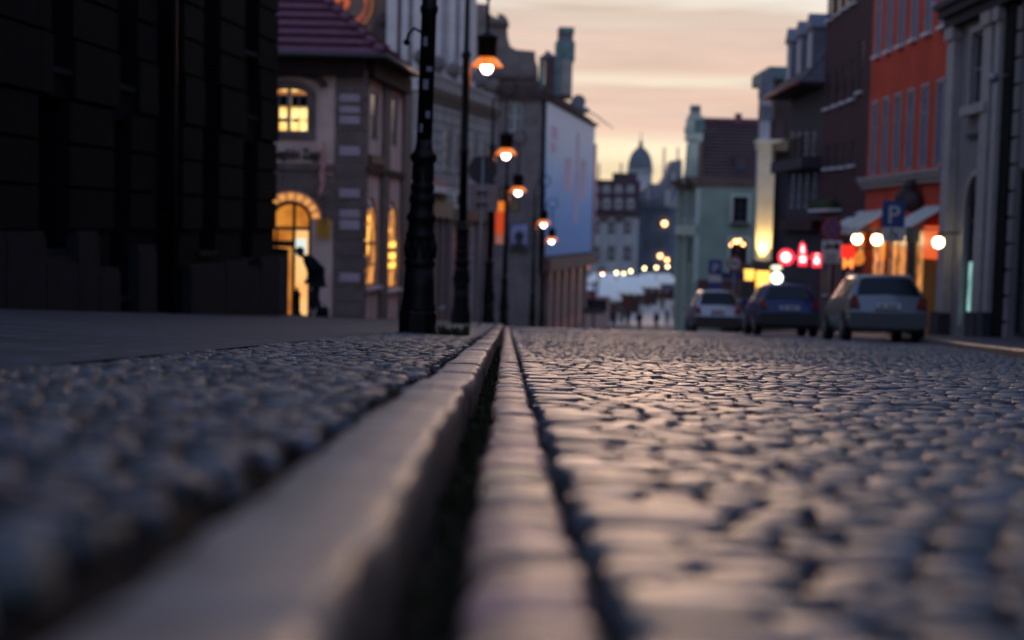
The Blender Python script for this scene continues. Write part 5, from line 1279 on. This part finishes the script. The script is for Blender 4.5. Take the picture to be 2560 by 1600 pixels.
# ------------------------------------------------------------------ parked cars
def car(name, label, paint, pos, yaw, S, hw, plate_z, rails=False, tail=(.74, 1.02), rear=(2, 3), sides=((3, 4), (4, 5), (5, 6)), front=(6, 7), L=None, group='cars parked along the right kerb'):
    t = thing(name, label, 'car', (0, 0, 0), group)
    def ring(s):
        y, zb, kl, zm, zbl, kb, zr, kr = s
        h = [(0, zb), (hw*kl*.82, zb), (hw*kl, zb+.10), (hw*min(1, kl+.05), zm), (hw*kb, zbl), (hw*kr, zr-.05 if zr-zbl > .1 else zr-.015), (hw*kr*.86, zr), (0, zr+.025)]
        return [(x, y, z) for x, z in h]+[(-x, y, z) for x, z in h[-2:0:-1]]
    R = [ring(s) for s in S]
    mb = MB(); mb.rings(R, 0, True); bd = mb.build('body', paint, t)
    V = lambda i, j: Vector(R[i][j])
    n = len(R[0])
    def patch(pts, off, ins=.06):
        c = sum(pts, Vector())/len(pts); nr = (pts[1]-pts[0]).cross(pts[-1]-pts[0]).normalized(); ctr = Vector((0, c.y, .7))
        if (c-ctr).dot(nr) < 0: nr = -nr
        m = MB(); m.extr([c+(p-c)*(1-ins)+nr*off for p in pts], nr*.012); return m
    def glass_strip(i, k, f0, f1):
        m = MB(); rows = []
        for f in (f0, f1):
            rows.append([V(i, j).lerp(V(k, j), f) for j in range(5, n-4)])
        nr = (rows[0][-1]-rows[0][0]).cross(rows[1][2]-rows[0][2]).normalized()
        if nr.z < 0: nr = -nr
        rows = [[Vector((p.x*.93, p.y, p.z)) for p in r] for r in rows]
        for a in range(len(rows[0])-1):
            m.extr([rows[0][a]+nr*.004, rows[0][a+1]+nr*.004, rows[1][a+1]+nr*.004, rows[1][a]+nr*.004], nr*.014)
        return m
    i, k = rear
    glass_strip(i, k, .07, .95).build('rear_window', 'car_glass', t)
    for (i, k) in sides:
        for s in (0, 1):
            a4, a5 = (4, 5) if s == 0 else (n-4, n-5)
            patch([V(i, a4), V(k, a4), V(k, a5), V(i, a5)], .003, .1).build('side_window', 'car_glass', t)
    i, k = front; glass_strip(i, k, .06, .95).build('windscreen', 'car_glass', t)
    ry = S[1][0]
    for s in (1, -1):
        m = MB(); m.extr([(s*hw*.70, ry-.02, tail[0]), (s*hw*.97, ry-.02, tail[0]+.02), (s*hw*.98, ry-.02, tail[1]-.1), (s*hw*.86, ry-.02, tail[1]), (s*hw*.78, ry-.02, tail[1]-.05)], (0, .30, 0)); m.build('tail_light', 'lamp_red', t)
        m = MB(); m.ball((s*(hw+.10), S[front[1]][0]-.35, S[front[1]][6]-.02), .1, 10, sx=1, sz=.75); m.tube([(s*(hw-.06), S[front[1]][0]-.3, S[front[1]][6]-.05), (s*(hw+.06), S[front[1]][0]-.34, S[front[1]][6]-.04)], .025, 6); m.build('mirror', paint, t)
    m = MB(); w_ = hw*.97
    m.rings([[(x*w_, y, z) for x, z in ((-1, .36), (-1, .60), (-.96, .64), (.96, .64), (1, .60), (1, .36), (.95, .31), (-.95, .31))] for y in (S[0][0]-.05, S[0][0]+.22)], 0, False); m.build('bumper', 'car_bumper' if rails else 'plastic_black', t)
    m = MB(); m.box(-.26, .26, ry-.055, ry-.025, plate_z-.055, plate_z+.055); pt = m.build('number_plate', 'plate_white', t)
    m = MB()
    for q in range(7):
        if q != 2: m.box(-.20+q*.058, -.165+q*.058, ry-.059, ry-.0552, plate_z-.032, plate_z+.032)
    m.build('print', 'letter_black', pt)
    wy = (S[0][0]+.82, S[-1][0]-.85)
    for y in wy:
        for s in (1, -1):
            m = MB(); prof = [(.19, -.01), (.29, -.005), (.312, .03), (.312, .17), (.28, .20)]
            m.rings([[(s*(hw-.165+d), y+r*math.cos(a), .31+r*math.sin(a)) for a in [2*math.pi*j/22 for j in range(22)]] for r, d in prof]); w = m.build('wheel', 'rubber', t)
            m = MB(); m.rings([[(s*(hw+.02+d), y+r*math.cos(a), .31+r*math.sin(a)) for a in [2*math.pi*j/18 for j in range(18)]] for r, d in ((.2, -.03), (.2, .012), (.06, .02), (.01, .02))]); m.build('rim', 'zinc', w)
            m = MB(); m.extr([(s*(hw+.004), y+.40*math.cos(a), .30+.40*math.sin(a)) for a in [math.pi*j/12 for j in range(13)]], (-s*.10, 0, 0)); m.build('wheel_arch', 'plastic_black', t)
    if rails:
        for s in (1, -1):
            k0, k1 = S[rear[1]], S[front[0]]; m = MB(); m.tube([(s*hw*.66, k0[0]+.1, k0[6]), (s*hw*.66, k0[0]+.25, k0[6]+.07), (s*hw*.66, k1[0]-.2, k1[6]+.10), (s*hw*.66, k1[0], k1[6]+.02)], .018, 6); m.build('roof_rail', 'zinc', t)
    m = MB(); m.tube([(.1, S[rear[1]][0]+.1, S[rear[1]][6]), (.12, S[rear[1]][0]-.05, S[rear[1]][6]+.26)], .007, 5); m.build('aerial', 'plastic_black', t)
    t.location = pos; t.rotation_euler = (math.atan((float(zroad(pos[1]+3.4))-float(zroad(pos[1]+.8)))/2.6), 0, yaw)
    return t
EST = [(0, .30, .90, .45, .56, .92, .60, .86), (.10, .25, .95, .50, .62, .97, .66, .90), (.15, .23, .96, .55, .90, .99, .98, .86), (.52, .22, .96, .55, .95, .99, 1.40, .70), (.80, .22, .96, .55, .94, 1.0, 1.455, .71), (2.2, .2, .96, .55, .92, 1.0, 1.48, .72), (2.7, .2, .96, .55, .91, 1.0, 1.41, .70), (3.35, .21, .96, .55, .88, .98, 1.0, .84), (3.95, .24, .95, .52, .76, .95, .90, .78), (4.30, .27, .88, .48, .62, .88, .72, .70), (4.42, .32, .78, .44, .52, .76, .56, .64)]
HAT = [(0, .32, .9, .45, .58, .92, .62, .86), (.08, .26, .95, .5, .66, .97, .70, .90), (.16, .24, .96, .55, .90, .99, .95, .86), (.62, .23, .96, .55, .94, .99, 1.36, .70), (.95, .22, .96, .55, .93, 1.0, 1.42, .72), (1.9, .2, .96, .55, .91, 1.0, 1.43, .72), (2.35, .2, .96, .55, .9, 1.0, 1.36, .7), (3.0, .21, .96, .55, .86, .98, .98, .84), (3.5, .24, .95, .52, .74, .95, .88, .78), (3.85, .27, .88, .48, .6, .88, .7, .7), (3.95, .32, .78, .44, .52, .76, .56, .64)]
MPV = [(s[0]*.96, s[1], s[2], s[3], s[4]+.06, s[5], s[6]*(1.10 if s[6] > 1.2 else 1.03), s[7]) for s in EST]
def put(px, py, Y, dz=0):
    p = at(px, py, Y); return (p.x, Y, float(zroad(Y))+dz)
car('estate_car', 'silver estate car with roof rails, nearest and largest of the parked cars', 'car_silver', put(2219, 858, 46.6), rad(-.5), EST, .86, .78, True)
car('hatchback_car', 'dark blue hatchback parked between the silver estate and the grey people carrier', 'car_blue', put(1972, 845, 58), rad(0), HAT, .83, .77)
car('people_carrier', 'pale grey people carrier with a wide rear window, farthest left of the parked cars', 'car_grey', put(1794, 828, 79), rad(0), MPV, .85, .84, rear=(2, 3))
car('dark_car', 'black car half hidden behind the grey people carrier', 'car_black', put(1872, 828, 84.5), rad(-2), HAT, .84, .77)
# ------------------------------------------------------------------ people
def skin(name, nodes, edges, root, m, parent, sub=1):
    me = bpy.data.meshes.new(name); ks = list(nodes)
    me.from_pydata([nodes[k][0] for k in ks], [(ks.index(a), ks.index(b)) for a, b in edges], [])
    o = bpy.data.objects.new(name, me); COL.objects.link(o)
    md = o.modifiers.new('skin', 'SKIN'); md.use_smooth_shade = True
    for i, k in enumerate(ks):
        r = nodes[k][1]; sv = me.skin_vertices[0].data[i]; sv.radius = (r, r) if not isinstance(r, tuple) else r; sv.use_root = (k == root)
    if sub: s = o.modifiers.new('sub', 'SUBSURF'); s.levels = s.render_levels = sub
    dg = bpy.context.evaluated_depsgraph_get(); dg.update(); m2 = bpy.data.meshes.new_from_object(o.evaluated_get(dg))
    bpy.data.objects.remove(o); bpy.data.meshes.remove(me); m2.name = name
    m2.materials.clear(); m2.materials.append(M[m])
    o = bpy.data.objects.new(name, m2); COL.objects.link(o); link(o, (0, 0, 0), parent); return o
def person(label, J, pos, yaw, coat, trous, group=None, hair=True, skirt=0, scale=1, bulk=0):
    """J: joints in metres, facing -Y"""
    t = thing('person', label, 'person', (0, 0, 0), group)
    V_ = lambda k: Vector(J[k])
    N_ = {'pelvis': (V_('pelvis'), .12), 'waist': (V_('waist'), .115), 'chest': (V_('chest'), .14), 'neck': (V_('neck'), .052), 'chin': (V_('head')-Vector(J['up'])*.05, .07), 'skull': (V_('head')+Vector(J['up'])*.04, .094), 'crown': (V_('head')+Vector(J['up'])*.11, .07)}
    fw = Vector(J['face']); N_['nose'] = (V_('head')+fw*.098-Vector(J['up'])*.0, .014)
    E_ = [('pelvis', 'waist'), ('waist', 'chest'), ('chest', 'neck'), ('neck', 'chin'), ('chin', 'skull'), ('skull', 'crown'), ('skull', 'nose')]
    for s in 'LR':
        for k, r in (('sho', .07), ('elb', .043), ('wri', .028)): N_[k+s] = (V_(k+s), r)
        hd = (V_('wri'+s)-V_('elb'+s)).normalized(); pa = V_('wri'+s)+hd*.07; N_['palm'+s] = (pa, .034)
        E_ += [('chest', 'sho'+s), ('sho'+s, 'elb'+s), ('elb'+s, 'wri'+s), ('wri'+s, 'palm'+s)]
        sd = hd.cross(Vector((1, 0, 0))).normalized(); cu = hd.cross(sd)*(1 if s == 'L' else -1)
        for q, ln in enumerate((.075, .085, .08, .065)):
            o_ = sd*(.027-.018*q); N_[f'f{q}a{s}'] = (pa+hd*.035+o_, .0095); N_[f'f{q}b{s}'] = (pa+hd*(.035+ln*.55)+o_*1.1+cu*.008, .0088); N_[f'f{q}c{s}'] = (pa+hd*(.035+ln*.9)+o_*1.1+cu*.03, .0075)
            E_ += [('palm'+s, f'f{q}a{s}'), (f'f{q}a{s}', f'f{q}b{s}'), (f'f{q}b{s}', f'f{q}c{s}')]
        N_['tha'+s] = (pa+sd*.045+cu*.01-hd*.015, .011); N_['thb'+s] = (pa+sd*.06+cu*.025+hd*.03, .009); E_ += [('palm'+s, 'tha'+s), ('tha'+s, 'thb'+s)]
        for k, r in (('hip', .095), ('kne', .06), ('ank', .042)): N_[k+s] = (V_(k+s), r)
        N_['toe'+s] = (V_('toe'+s), .035); E_ += [('pelvis', 'hip'+s), ('hip'+s, 'kne'+s), ('kne'+s, 'ank'+s), ('ank'+s, 'toe'+s)]
    skin('body', N_, E_, 'pelvis', 'skin', t)
    C = {k: (N_[k][0], N_[k][1]+a+(bulk if k in ('pelvis', 'waist', 'chest') else bulk*.4)) for k, a in (('pelvis', .065), ('waist', .055), ('chest', .05), ('shoL', .03), ('shoR', .03), ('elbL', .03), ('elbR', .03), ('wriL', .028), ('wriR', .028))}
    C['hem'] = (N_['pelvis'][0]-Vector((0, 0, .2+skirt)), .17); C['col'] = (N_['chest'][0].lerp(N_['neck'][0], .8), .08)
    skin('coat', C, [('pelvis', 'waist'), ('waist', 'chest'), ('chest', 'col'), ('pelvis', 'hem')]+[e for s in 'LR' for e in (('chest', 'sho'+s), ('sho'+s, 'elb'+s), ('elb'+s, 'wri'+s))], 'pelvis', coat, t, 2)
    for s in 'LR':
        skin('trouser_leg', {'h': (N_['hip'+s][0], .115), 'k': (N_['kne'+s][0], .085), 'a': (N_['ank'+s][0]+Vector((0, 0, .02)), .07)}, [('h', 'k'), ('k', 'a')], 'h', trous, t)
        skin('shoe', {'a': (N_['ank'+s][0]-Vector((0, 0, .03)), .052), 't': (N_['toe'+s][0], .046)}, [('a', 't')], 'a', 'rubber', t)
    mb = MB(); hc = V_('head')+Vector(J['up'])*.06-fw*.022; mb.ball(hc, .118, 12, sz=.98); mb.build('hair', 'hair', t)
    t.location = pos; t.rotation_euler = (0, 0, yaw); t.scale = (scale,)*3
    return t
def stand(step=.0, arm=.0, lean=0.):
    J = dict(pelvis=(0, 0, .95), waist=(0, -lean*.3, 1.10), chest=(0, -lean, 1.32), neck=(0, -lean*1.2, 1.50), head=(0, -lean*1.4-.01, 1.61), up=(0, 0, 1), face=(0, -1, 0))
    for s, q in (('L', -1), ('R', 1)):
        f = step*q
        J['hip'+s] = (q*.09, 0, .92); J['kne'+s] = (q*.10, -f*.5-.03, .50); J['ank'+s] = (q*.10, -f+.02, .09); J['toe'+s] = (q*.12, -f-.13, .05)
        J['sho'+s] = (q*.185, -lean, 1.43); J['elb'+s] = (q*.25, -lean+f*.3+.03, 1.15); J['wri'+s] = (q*.25, -lean+f*.7-arm-.04, .90+arm*.5)
    return J
# stooping man by the shop door (built facing -Y, then turned to face left)
J = dict(pelvis=(0, .06, .96), waist=(0, .02, 1.14), chest=(0, -.14, 1.38), neck=(0, -.29, 1.50), head=(0, -.38, 1.555), up=(0, -.45, .89), face=(0, -.85, -.52))
for s, q in (('L', -1), ('R', 1)):
    J['hip'+s] = (q*.09, .06, .93); J['kne'+s] = (q*.11, -.02+.05*q, .50); J['ank'+s] = (q*.12, .05+.10*q, .09); J['toe'+s] = (q*.14, -.10+.10*q, .05)
    J['sho'+s] = (q*.19, -.19, 1.44); J['elb'+s] = (q*.25, -.04, 1.18); J['wri'+s] = (q*.13, -.17, .95)
Ym = 57.5; pm = at(782, 786, Ym)
man = person('person in dark clothes stooping forward beside the glowing arched door', J, (pm.x+.05, Ym, zg(pm.x, Ym)), rad(-90), 'cloth_black', 'cloth_navy', scale=1.06, bulk=.035)
pz = zg(pm.x, Ym)
pb = at(806, 787, Ym-.4); g = zg(pb.x, Ym-.4)
t = thing('bag', 'dark bag standing on the pavement behind the stooping person', 'bag', (pb.x, Ym-.4, g))
mb = MB(); mb.rings([[(pb.x+x*.16*k, Ym-.4+y*.10*k, g+z) for x, y in ((-1, -1), (1, -1), (1, 1), (-1, 1))] for z, k in ((0, .92), (.05, 1), (.2, .98), (.27, .7))], 0, True); mb.build('body', 'cloth_black', t)
mb = MB(); mb.tube([(pb.x-.09, Ym-.4, g+.25), (pb.x-.05, Ym-.4, g+.36), (pb.x+.05, Ym-.4, g+.36), (pb.x+.09, Ym-.4, g+.25)], .012, 6); mb.build('handle', 'cloth_black', t)
pb = at(742, 786, 58.6); g = zg(pb.x, 58.6)
t = thing('bollard', 'short pointed dark bollard left of the stooping person', 'bollard', (pb.x, 58.6, g))
mb = MB(); mb.lathe([(.13, -.1), (.13, .06), (.09, .1), (.085, .5), (.11, .53), (.11, .58), (.06, .64), (.015, .78)], (pb.x, 58.6, g), 14); mb.build('post', 'black_iron', t)
a, b = at(676, 786, 55.5), at(716, 622, 55.5); g = zg(a.x, 55.5)
t = thing('street_cabinet', 'tall dark cabinet standing between the black stone building and the arched door', 'cabinet', ((a.x+b.x)/2, 55.8, g))
mb = MB(); mb.box(a.x-.45, b.x, 55.5, 56.1, g-.1, b.z-.08); mb.build('body', 'stone_dark', t)
mb = MB(); mb.extr([(a.x-.5, 55.45, b.z-.079), (b.x+.04, 55.45, b.z-.079), (b.x-.05, 55.45, b.z+.0), (a.x-.5, 55.45, b.z+.05)], (0, .7, 0)); mb.build('lid', 'black_iron', t)
mb = MB(); mb.box(a.x-.4, b.x-.06, 55.47, 55.498, g+.1, b.z-.2); mb.build('door', 'grey_iron', t)
# walkers on the square
labs = ['person in a long dark coat walking down the street, left of the two nearest walkers', 'person in dark clothes walking down the street, right of the two nearest walkers', 'person in dark jacket beside the canopies, left of the two nearest walkers', 'person in a red jacket farther off above the right-hand walker', 'person in a brown coat farther off, close to the green house', 'person in dark clothes farthest off between the market canopies', 'person in dark blue clothes at the edge of the parked cars', 'person in black standing by the market booth', 'person in brown before the canopies, midway between booth and walkers', 'person in black far beyond the right-hand walker', 'person in red near the foot of the green house', 'person in navy at the back of the canopies']
for i, (px, Y, ct, tr, st, h, dy) in enumerate(((1598, 203, 'cloth_black', 'cloth_black', .18, 1.10, 0), (1641, 207, 'cloth_navy', 'cloth_black', .22, 1.02, 180), (1570, 212, 'cloth_navy', 'cloth_black', .12, 1.02, 180), (1684, 232, 'cloth_red', 'cloth_black', .15, 1.0, 0), (1700, 222, 'cloth_brown', 'cloth_black', .1, 1.02, 180), (1618, 262, 'cloth_black', 'cloth_navy', .15, 1.0, 0), (1668, 216, 'cloth_navy', 'cloth_black', .15, 1.0, 180), (1534, 211, 'cloth_black', 'cloth_black', .1, 1.02, 0), (1556, 216, 'cloth_brown', 'cloth_black', .15, 1.0, 180), (1655, 255, 'cloth_black', 'cloth_navy', .15, 1.0, 0), (1688, 214, 'cloth_red', 'cloth_black', .12, .98, 0), (1606, 300, 'cloth_navy', 'cloth_black', .12, 1.0, 0))):
    p = at(px, 800, Y); person(labs[i], stand(st, .05, .02), (p.x, Y, -9.35+.0), rad(dy+8*i), ct, tr, 'people walking to the square', skirt=.15 if i == 0 else 0, scale=h)
# ------------------------------------------------------------------ market on the square
def stall(px, Y, w, d, label, m='canvas_white', rot=0):
    p = at(px, 700, Y); x, g = p.x, -9.35
    t = thing('market_stall', label, 'market stall', (x, Y, g), 'white canopies on the square')
    mb = MB(); E_ = [(x-w/2, Y-d/2, g+2.5), (x+w/2, Y-d/2, g+2.5), (x+w/2, Y+d/2, g+2.5), (x-w/2, Y+d/2, g+2.5)]; R_ = [(x-w*.32, Y, g+3.55), (x+w*.32, Y, g+3.55)]
    E_ = [Vector(e) for e in E_]; R_ = [Vector(r) for r in R_]
    mb.poly([E_[0], E_[1], R_[1], R_[0]]); mb.poly([E_[1], E_[2], R_[1]]); mb.poly([E_[2], E_[3], R_[0], R_[1]]); mb.poly([E_[3], E_[0], R_[0]])
    dn = Vector((0, 0, -.35))
    for a, b in zip(E_, E_[1:]+E_[:1]): mb.poly([a, b, b+dn, a+dn])
    mb.build('canopy', m, t)
    for e in E_: mb = MB(); mb.tube([(e.x*.97+x*.03, e.y*.97+Y*.03, g), (e.x*.97+x*.03, e.y*.97+Y*.03, g+2.5)], .05, 6); mb.build('pole', 'grey_iron', t)
    mb = MB(); mb.box(x-w*.42, x+w*.42, Y-d*.3, Y+d*.3, g, g+.95); mb.build('counter', 'cloth_brown', t)
    for k in range(5):
        mb = MB(); mb.lathe([(.22, g+.951), (.26, g+1.1), (.18, g+1.3), (.05, g+1.36)], (x-w*.34+k*w*.17, Y-d*.12+.3*(k % 2), 0), 8); mb.build('goods', ('cloth_red', 'cloth_brown', 'cloth_navy')[k % 3], t)
    mb = MB(); mb.ball((x-w*.2, Y-d*.3, g+2.25), .12, 8); mb.build('stall_lamp', 'fairy', t)
for px, Y, w, d, lab in ((1490, 226, 5.2, 5, 'white market canopy nearest the poster wall'), (1548, 250, 5.5, 5, 'white market canopy second from the poster wall'), (1596, 278, 5.5, 5, 'white market canopy straight behind the two nearest walkers'), (1520, 292, 6, 5, 'white market canopy farthest back on the left of the square'), (1640, 300, 6, 5, 'white market canopy farthest back on the right of the square')):
    stall(px, Y, w, d, lab)
a, b = at(1456, 806, 206), at(1526, 742, 206)
t = thing('market_booth', 'pale market booth with dark red awning at the foot of the poster wall', 'booth', ((a.x+b.x)/2, 207, -9.35))
mb = MB(); mb.box(a.x, b.x, 206, 208.4, -9.4, b.z); mb.build('body', 'sign_buff', t)
mb = MB(); mb.box(a.x+.15, b.x-.3, 205.9, 205.99, (a.z+b.z)/2-.1, b.z-.25); mb.build('window', 'pane_dark', t)
mb = MB(); mb.extr([(a.x-.7, 205.95, b.z+.6), (a.x-.7, 205.95, b.z+.1), (a.x-.7, 204.9, b.z-.15)], (1.9, 0, 0)); mb.build('awning', 'canvas_dark', t)
a, b = at(1457, 784, 190), at(1512, 772, 190); cx = at(1484, 780, 190).x; g = float(zroad(190))
t = thing('barrier_sign', 'dark post with a crossboard standing at the end of the road', 'barrier', (cx, 190, g))
mb = MB(); mb.tube([(cx, 190, g), (cx, 190, at(1484, 702, 190).z)], .09, 8); mb.lathe([(.35, g), (.3, g+.12), (.1, g+.2)], (cx, 190, 0), 10); mb.build('post', 'black_iron', t)
mb = MB(); mb.box(a.x, b.x, 189.85, 189.95, a.z, b.z); mb.build('crossboard', 'stone_dark', t)
pk = at(1514, 826, 69); g = float(zroad(69))
t = thing('road_plate', 'low dark slab lying on the road near the crest', 'slab', (pk.x, 69, g))
mb = MB(); mb.rings([[(pk.x+x*.16, 69+y*.3, g+z) for x, y in ((-1, -1), (1, -1), (1, 1), (-1, 1))] for z in (-.01, .06)]); mb.build('slab', 'stone_dark', t)
# ------------------------------------------------------------------ grass and moss
def tufts(name, label, spots_, hgt, nb, m, lean=.5):
    mb = MB()
    for (x, y, z, k) in spots_:
        for _ in range(nb):
            a = random.uniform(0, 6.28); r = random.uniform(0, .05*k); h = hgt*k*random.uniform(.5, 1.1); l = random.uniform(.2, 1)*lean*h
            b0 = Vector((x+r*math.cos(a), y+r*math.sin(a), z)); w_ = Vector((-math.sin(a), math.cos(a), 0))*random.uniform(.003, .007)*max(1, k)
            md = b0+Vector((math.cos(a)*l*.4, math.sin(a)*l*.4, h*.7)); tp = b0+Vector((math.cos(a)*l, math.sin(a)*l, h))
            mb.poly([b0-w_, b0+w_, md+w_*.7, md-w_*.7]); mb.poly([md-w_*.7, md+w_*.7, tp])
    o = mb.build(name, m); tag(o, label, 'grass', kind='stuff'); return o
tufts('grass', 'short dark grass growing round the foot of the nearest lamp post', [(p1.x+.27+random.uniform(0, .33), 25.8+random.uniform(-.3, .5), zg(p1.x+.4, 26)-.01, random.uniform(.8, 1.5)) for _ in range(26)], .10, 16, 'grass')
tufts('moss', 'dark moss and weeds growing in the gap between kerb and gutter setts', [(-.07+random.uniform(-.02, .02), y_, float(zroad(y_))-.035, random.uniform(.4, 1.0)) for y_ in [1.6+k*.11+random.uniform(-.05, .05) for k in range(220)]], .045, 10, 'moss')
# ------------------------------------------------------------------ sky, sun
W = bpy.data.worlds.new('World'); sc.world = W; W.use_nodes = True
nt = W.node_tree; N, L = nt.nodes, nt.links; bg = N['Background']
tc = N.new('ShaderNodeTexCoord'); sep = N.new('ShaderNodeSeparateXYZ'); L.new(tc.outputs['Generated'], sep.inputs[0])
# cloud streaks: directions squeezed towards the horizon
mp = N.new('ShaderNodeMapping'); mp.inputs['Scale'].default_value = (5.5, 5.5, 62); mp.inputs['Location'].default_value = (1.7, .3, .55); L.new(tc.outputs['Generated'], mp.inputs[0])
nz = N.new('ShaderNodeTexNoise'); nz.inputs['Scale'].default_value = 1.35; nz.inputs['Detail'].default_value = 7; nz.inputs['Roughness'].default_value = .58; nz.inputs['Distortion'].default_value = .35; L.new(mp.outputs[0], nz.inputs['Vector'])
# elevation, bent a little by the cloud noise
ma = N.new('ShaderNodeMath'); ma.operation = 'MULTIPLY_ADD'; ma.inputs[1].default_value = .014; L.new(nz.outputs['Fac'], ma.inputs[0])
su = N.new('ShaderNodeMath'); su.operation = 'SUBTRACT'; su.inputs[1].default_value = .007; L.new(sep.outputs['Z'], su.inputs[0]); L.new(su.outputs[0], ma.inputs[2])
cr = N.new('ShaderNodeValToRGB'); L.new(ma.outputs[0], cr.inputs[0]); el = cr.color_ramp.elements
stops = [(0.0, (.90, .68, .38)), (.015, (1.0, .80, .48)), (.030, (1.02, .88, .60)), (.0415, (1.0, .88, .64)), (.0437, (.83, .61, .50)), (.058, (.84, .62, .51)), (.0632, (.86, .66, .54)), (.0652, (.96, .86, .69)), (.0685, (.93, .82, .66)), (.0705, (.83, .62, .51)), (.082, (.77, .60, .51)), (.095, (.71, .58, .50)), (.0995, (.70, .59, .50)), (.1025, (.89, .84, .75)), (.109, (.88, .84, .77)), (.122, (.50, .49, .50)), (.17, (.37, .39, .45)), (.26, (.31, .36, .47)), (.5, (.27, .33, .47)), (1.0, (.15, .22, .39))]
el[0].position, el[0].color = stops[0][0], (*stops[0][1], 1); el[1].position, el[1].color = 1.0, (*stops[-1][1], 1)
for p_, c_ in stops[1:-1]: e = el.new(p_); e.color = (*c_, 1)
# plain ahead, down the street; boosted and bluer behind to light the facades
az = N.new('ShaderNodeMapRange'); az.inputs[1].default_value = -1; az.inputs[2].default_value = 1; az.inputs[3].default_value = 0; az.inputs[4].default_value = 1; L.new(sep.outputs['Y'], az.inputs[0])
ac = N.new('ShaderNodeValToRGB'); L.new(az.outputs[0], ac.inputs[0]); ac.color_ramp.elements[0].color = (1.85, 1.9, 2.15, 1); ac.color_ramp.elements[0].position = .3; ac.color_ramp.elements[1].color = (1, 1, 1, 1); ac.color_ramp.elements[1].position = .97
e = ac.color_ramp.elements.new(.7); e.color = (1.1, 1.15, 1.3, 1)
mx = N.new('ShaderNodeMix'); mx.data_type = 'RGBA'; mx.blend_type = 'MULTIPLY'; mx.inputs[0].default_value = 1; L.new(cr.outputs[0], mx.inputs[6]); L.new(ac.outputs[0], mx.inputs[7])
# soft light and dark of the cloud layer
cm = N.new('ShaderNodeMapRange'); cm.inputs[1].default_value = .3; cm.inputs[2].default_value = .7; cm.inputs[3].default_value = .86; cm.inputs[4].default_value = 1.11; L.new(nz.outputs['Fac'], cm.inputs[0])
m2 = N.new('ShaderNodeMix'); m2.data_type = 'RGBA'; m2.blend_type = 'MULTIPLY'; m2.inputs[0].default_value = 1; L.new(mx.outputs[2], m2.inputs[6]); L.new(cm.outputs[0], m2.inputs[7])
mp2 = N.new('ShaderNodeMapping'); mp2.inputs['Scale'].default_value = (7, 7, 330); L.new(tc.outputs['Generated'], mp2.inputs[0])
n3 = N.new('ShaderNodeTexNoise'); n3.inputs['Scale'].default_value = 1; n3.inputs['Detail'].default_value = 4; L.new(mp2.outputs[0], n3.inputs['Vector'])
c3 = N.new('ShaderNodeValToRGB'); c3.color_ramp.elements[0].position = .35; c3.color_ramp.elements[1].position = .65; c3.color_ramp.elements[0].color = (.94, .99, 1.0, 1); c3.color_ramp.elements[1].color = (1.04, .985, .955, 1); L.new(n3.outputs['Fac'], c3.inputs[0])
m4 = N.new('ShaderNodeMix'); m4.data_type = 'RGBA'; m4.blend_type = 'MULTIPLY'; m4.inputs[0].default_value = 1; L.new(m2.outputs[2], m4.inputs[6]); L.new(c3.outputs[0], m4.inputs[7]); m2 = m4
sk = N.new('ShaderNodeTexSky'); sk.sky_type = 'NISHITA'; sk.sun_disc = False; sk.sun_elevation = rad(1.5); sk.sun_rotation = rad(3); sk.air_density = 1.6; sk.dust_density = 2
m3 = N.new('ShaderNodeMix'); m3.data_type = 'RGBA'; m3.blend_type = 'ADD'; m3.inputs[0].default_value = .004; L.new(m2.outputs[2], m3.inputs[6]); L.new(sk.outputs[0], m3.inputs[7])
L.new(m3.outputs[2], bg.inputs['Color']); bg.inputs['Strength'].default_value = SKY
sd = bpy.data.lights.new('sun', 'SUN'); sd.energy = .5; sd.angle = rad(12); sd.color = (1, .62, .40)
so_ = bpy.data.objects.new('sun', sd); COL.objects.link(so_); so_.rotation_euler = Vector((-math.sin(rad(3)), -1, -math.tan(rad(4)))).to_track_quat('-Z', 'Y').to_euler()
sc.view_settings.view_transform = 'Standard'; sc.view_settings.look = 'None'; sc.view_settings.gamma = 1; sc.view_settings.exposure = EXPO
sc.render.engine = 'CYCLES'; sc.cycles.use_denoising = True
sc.cycles.max_bounces = 6; sc.cycles.sample_clamp_indirect = 4
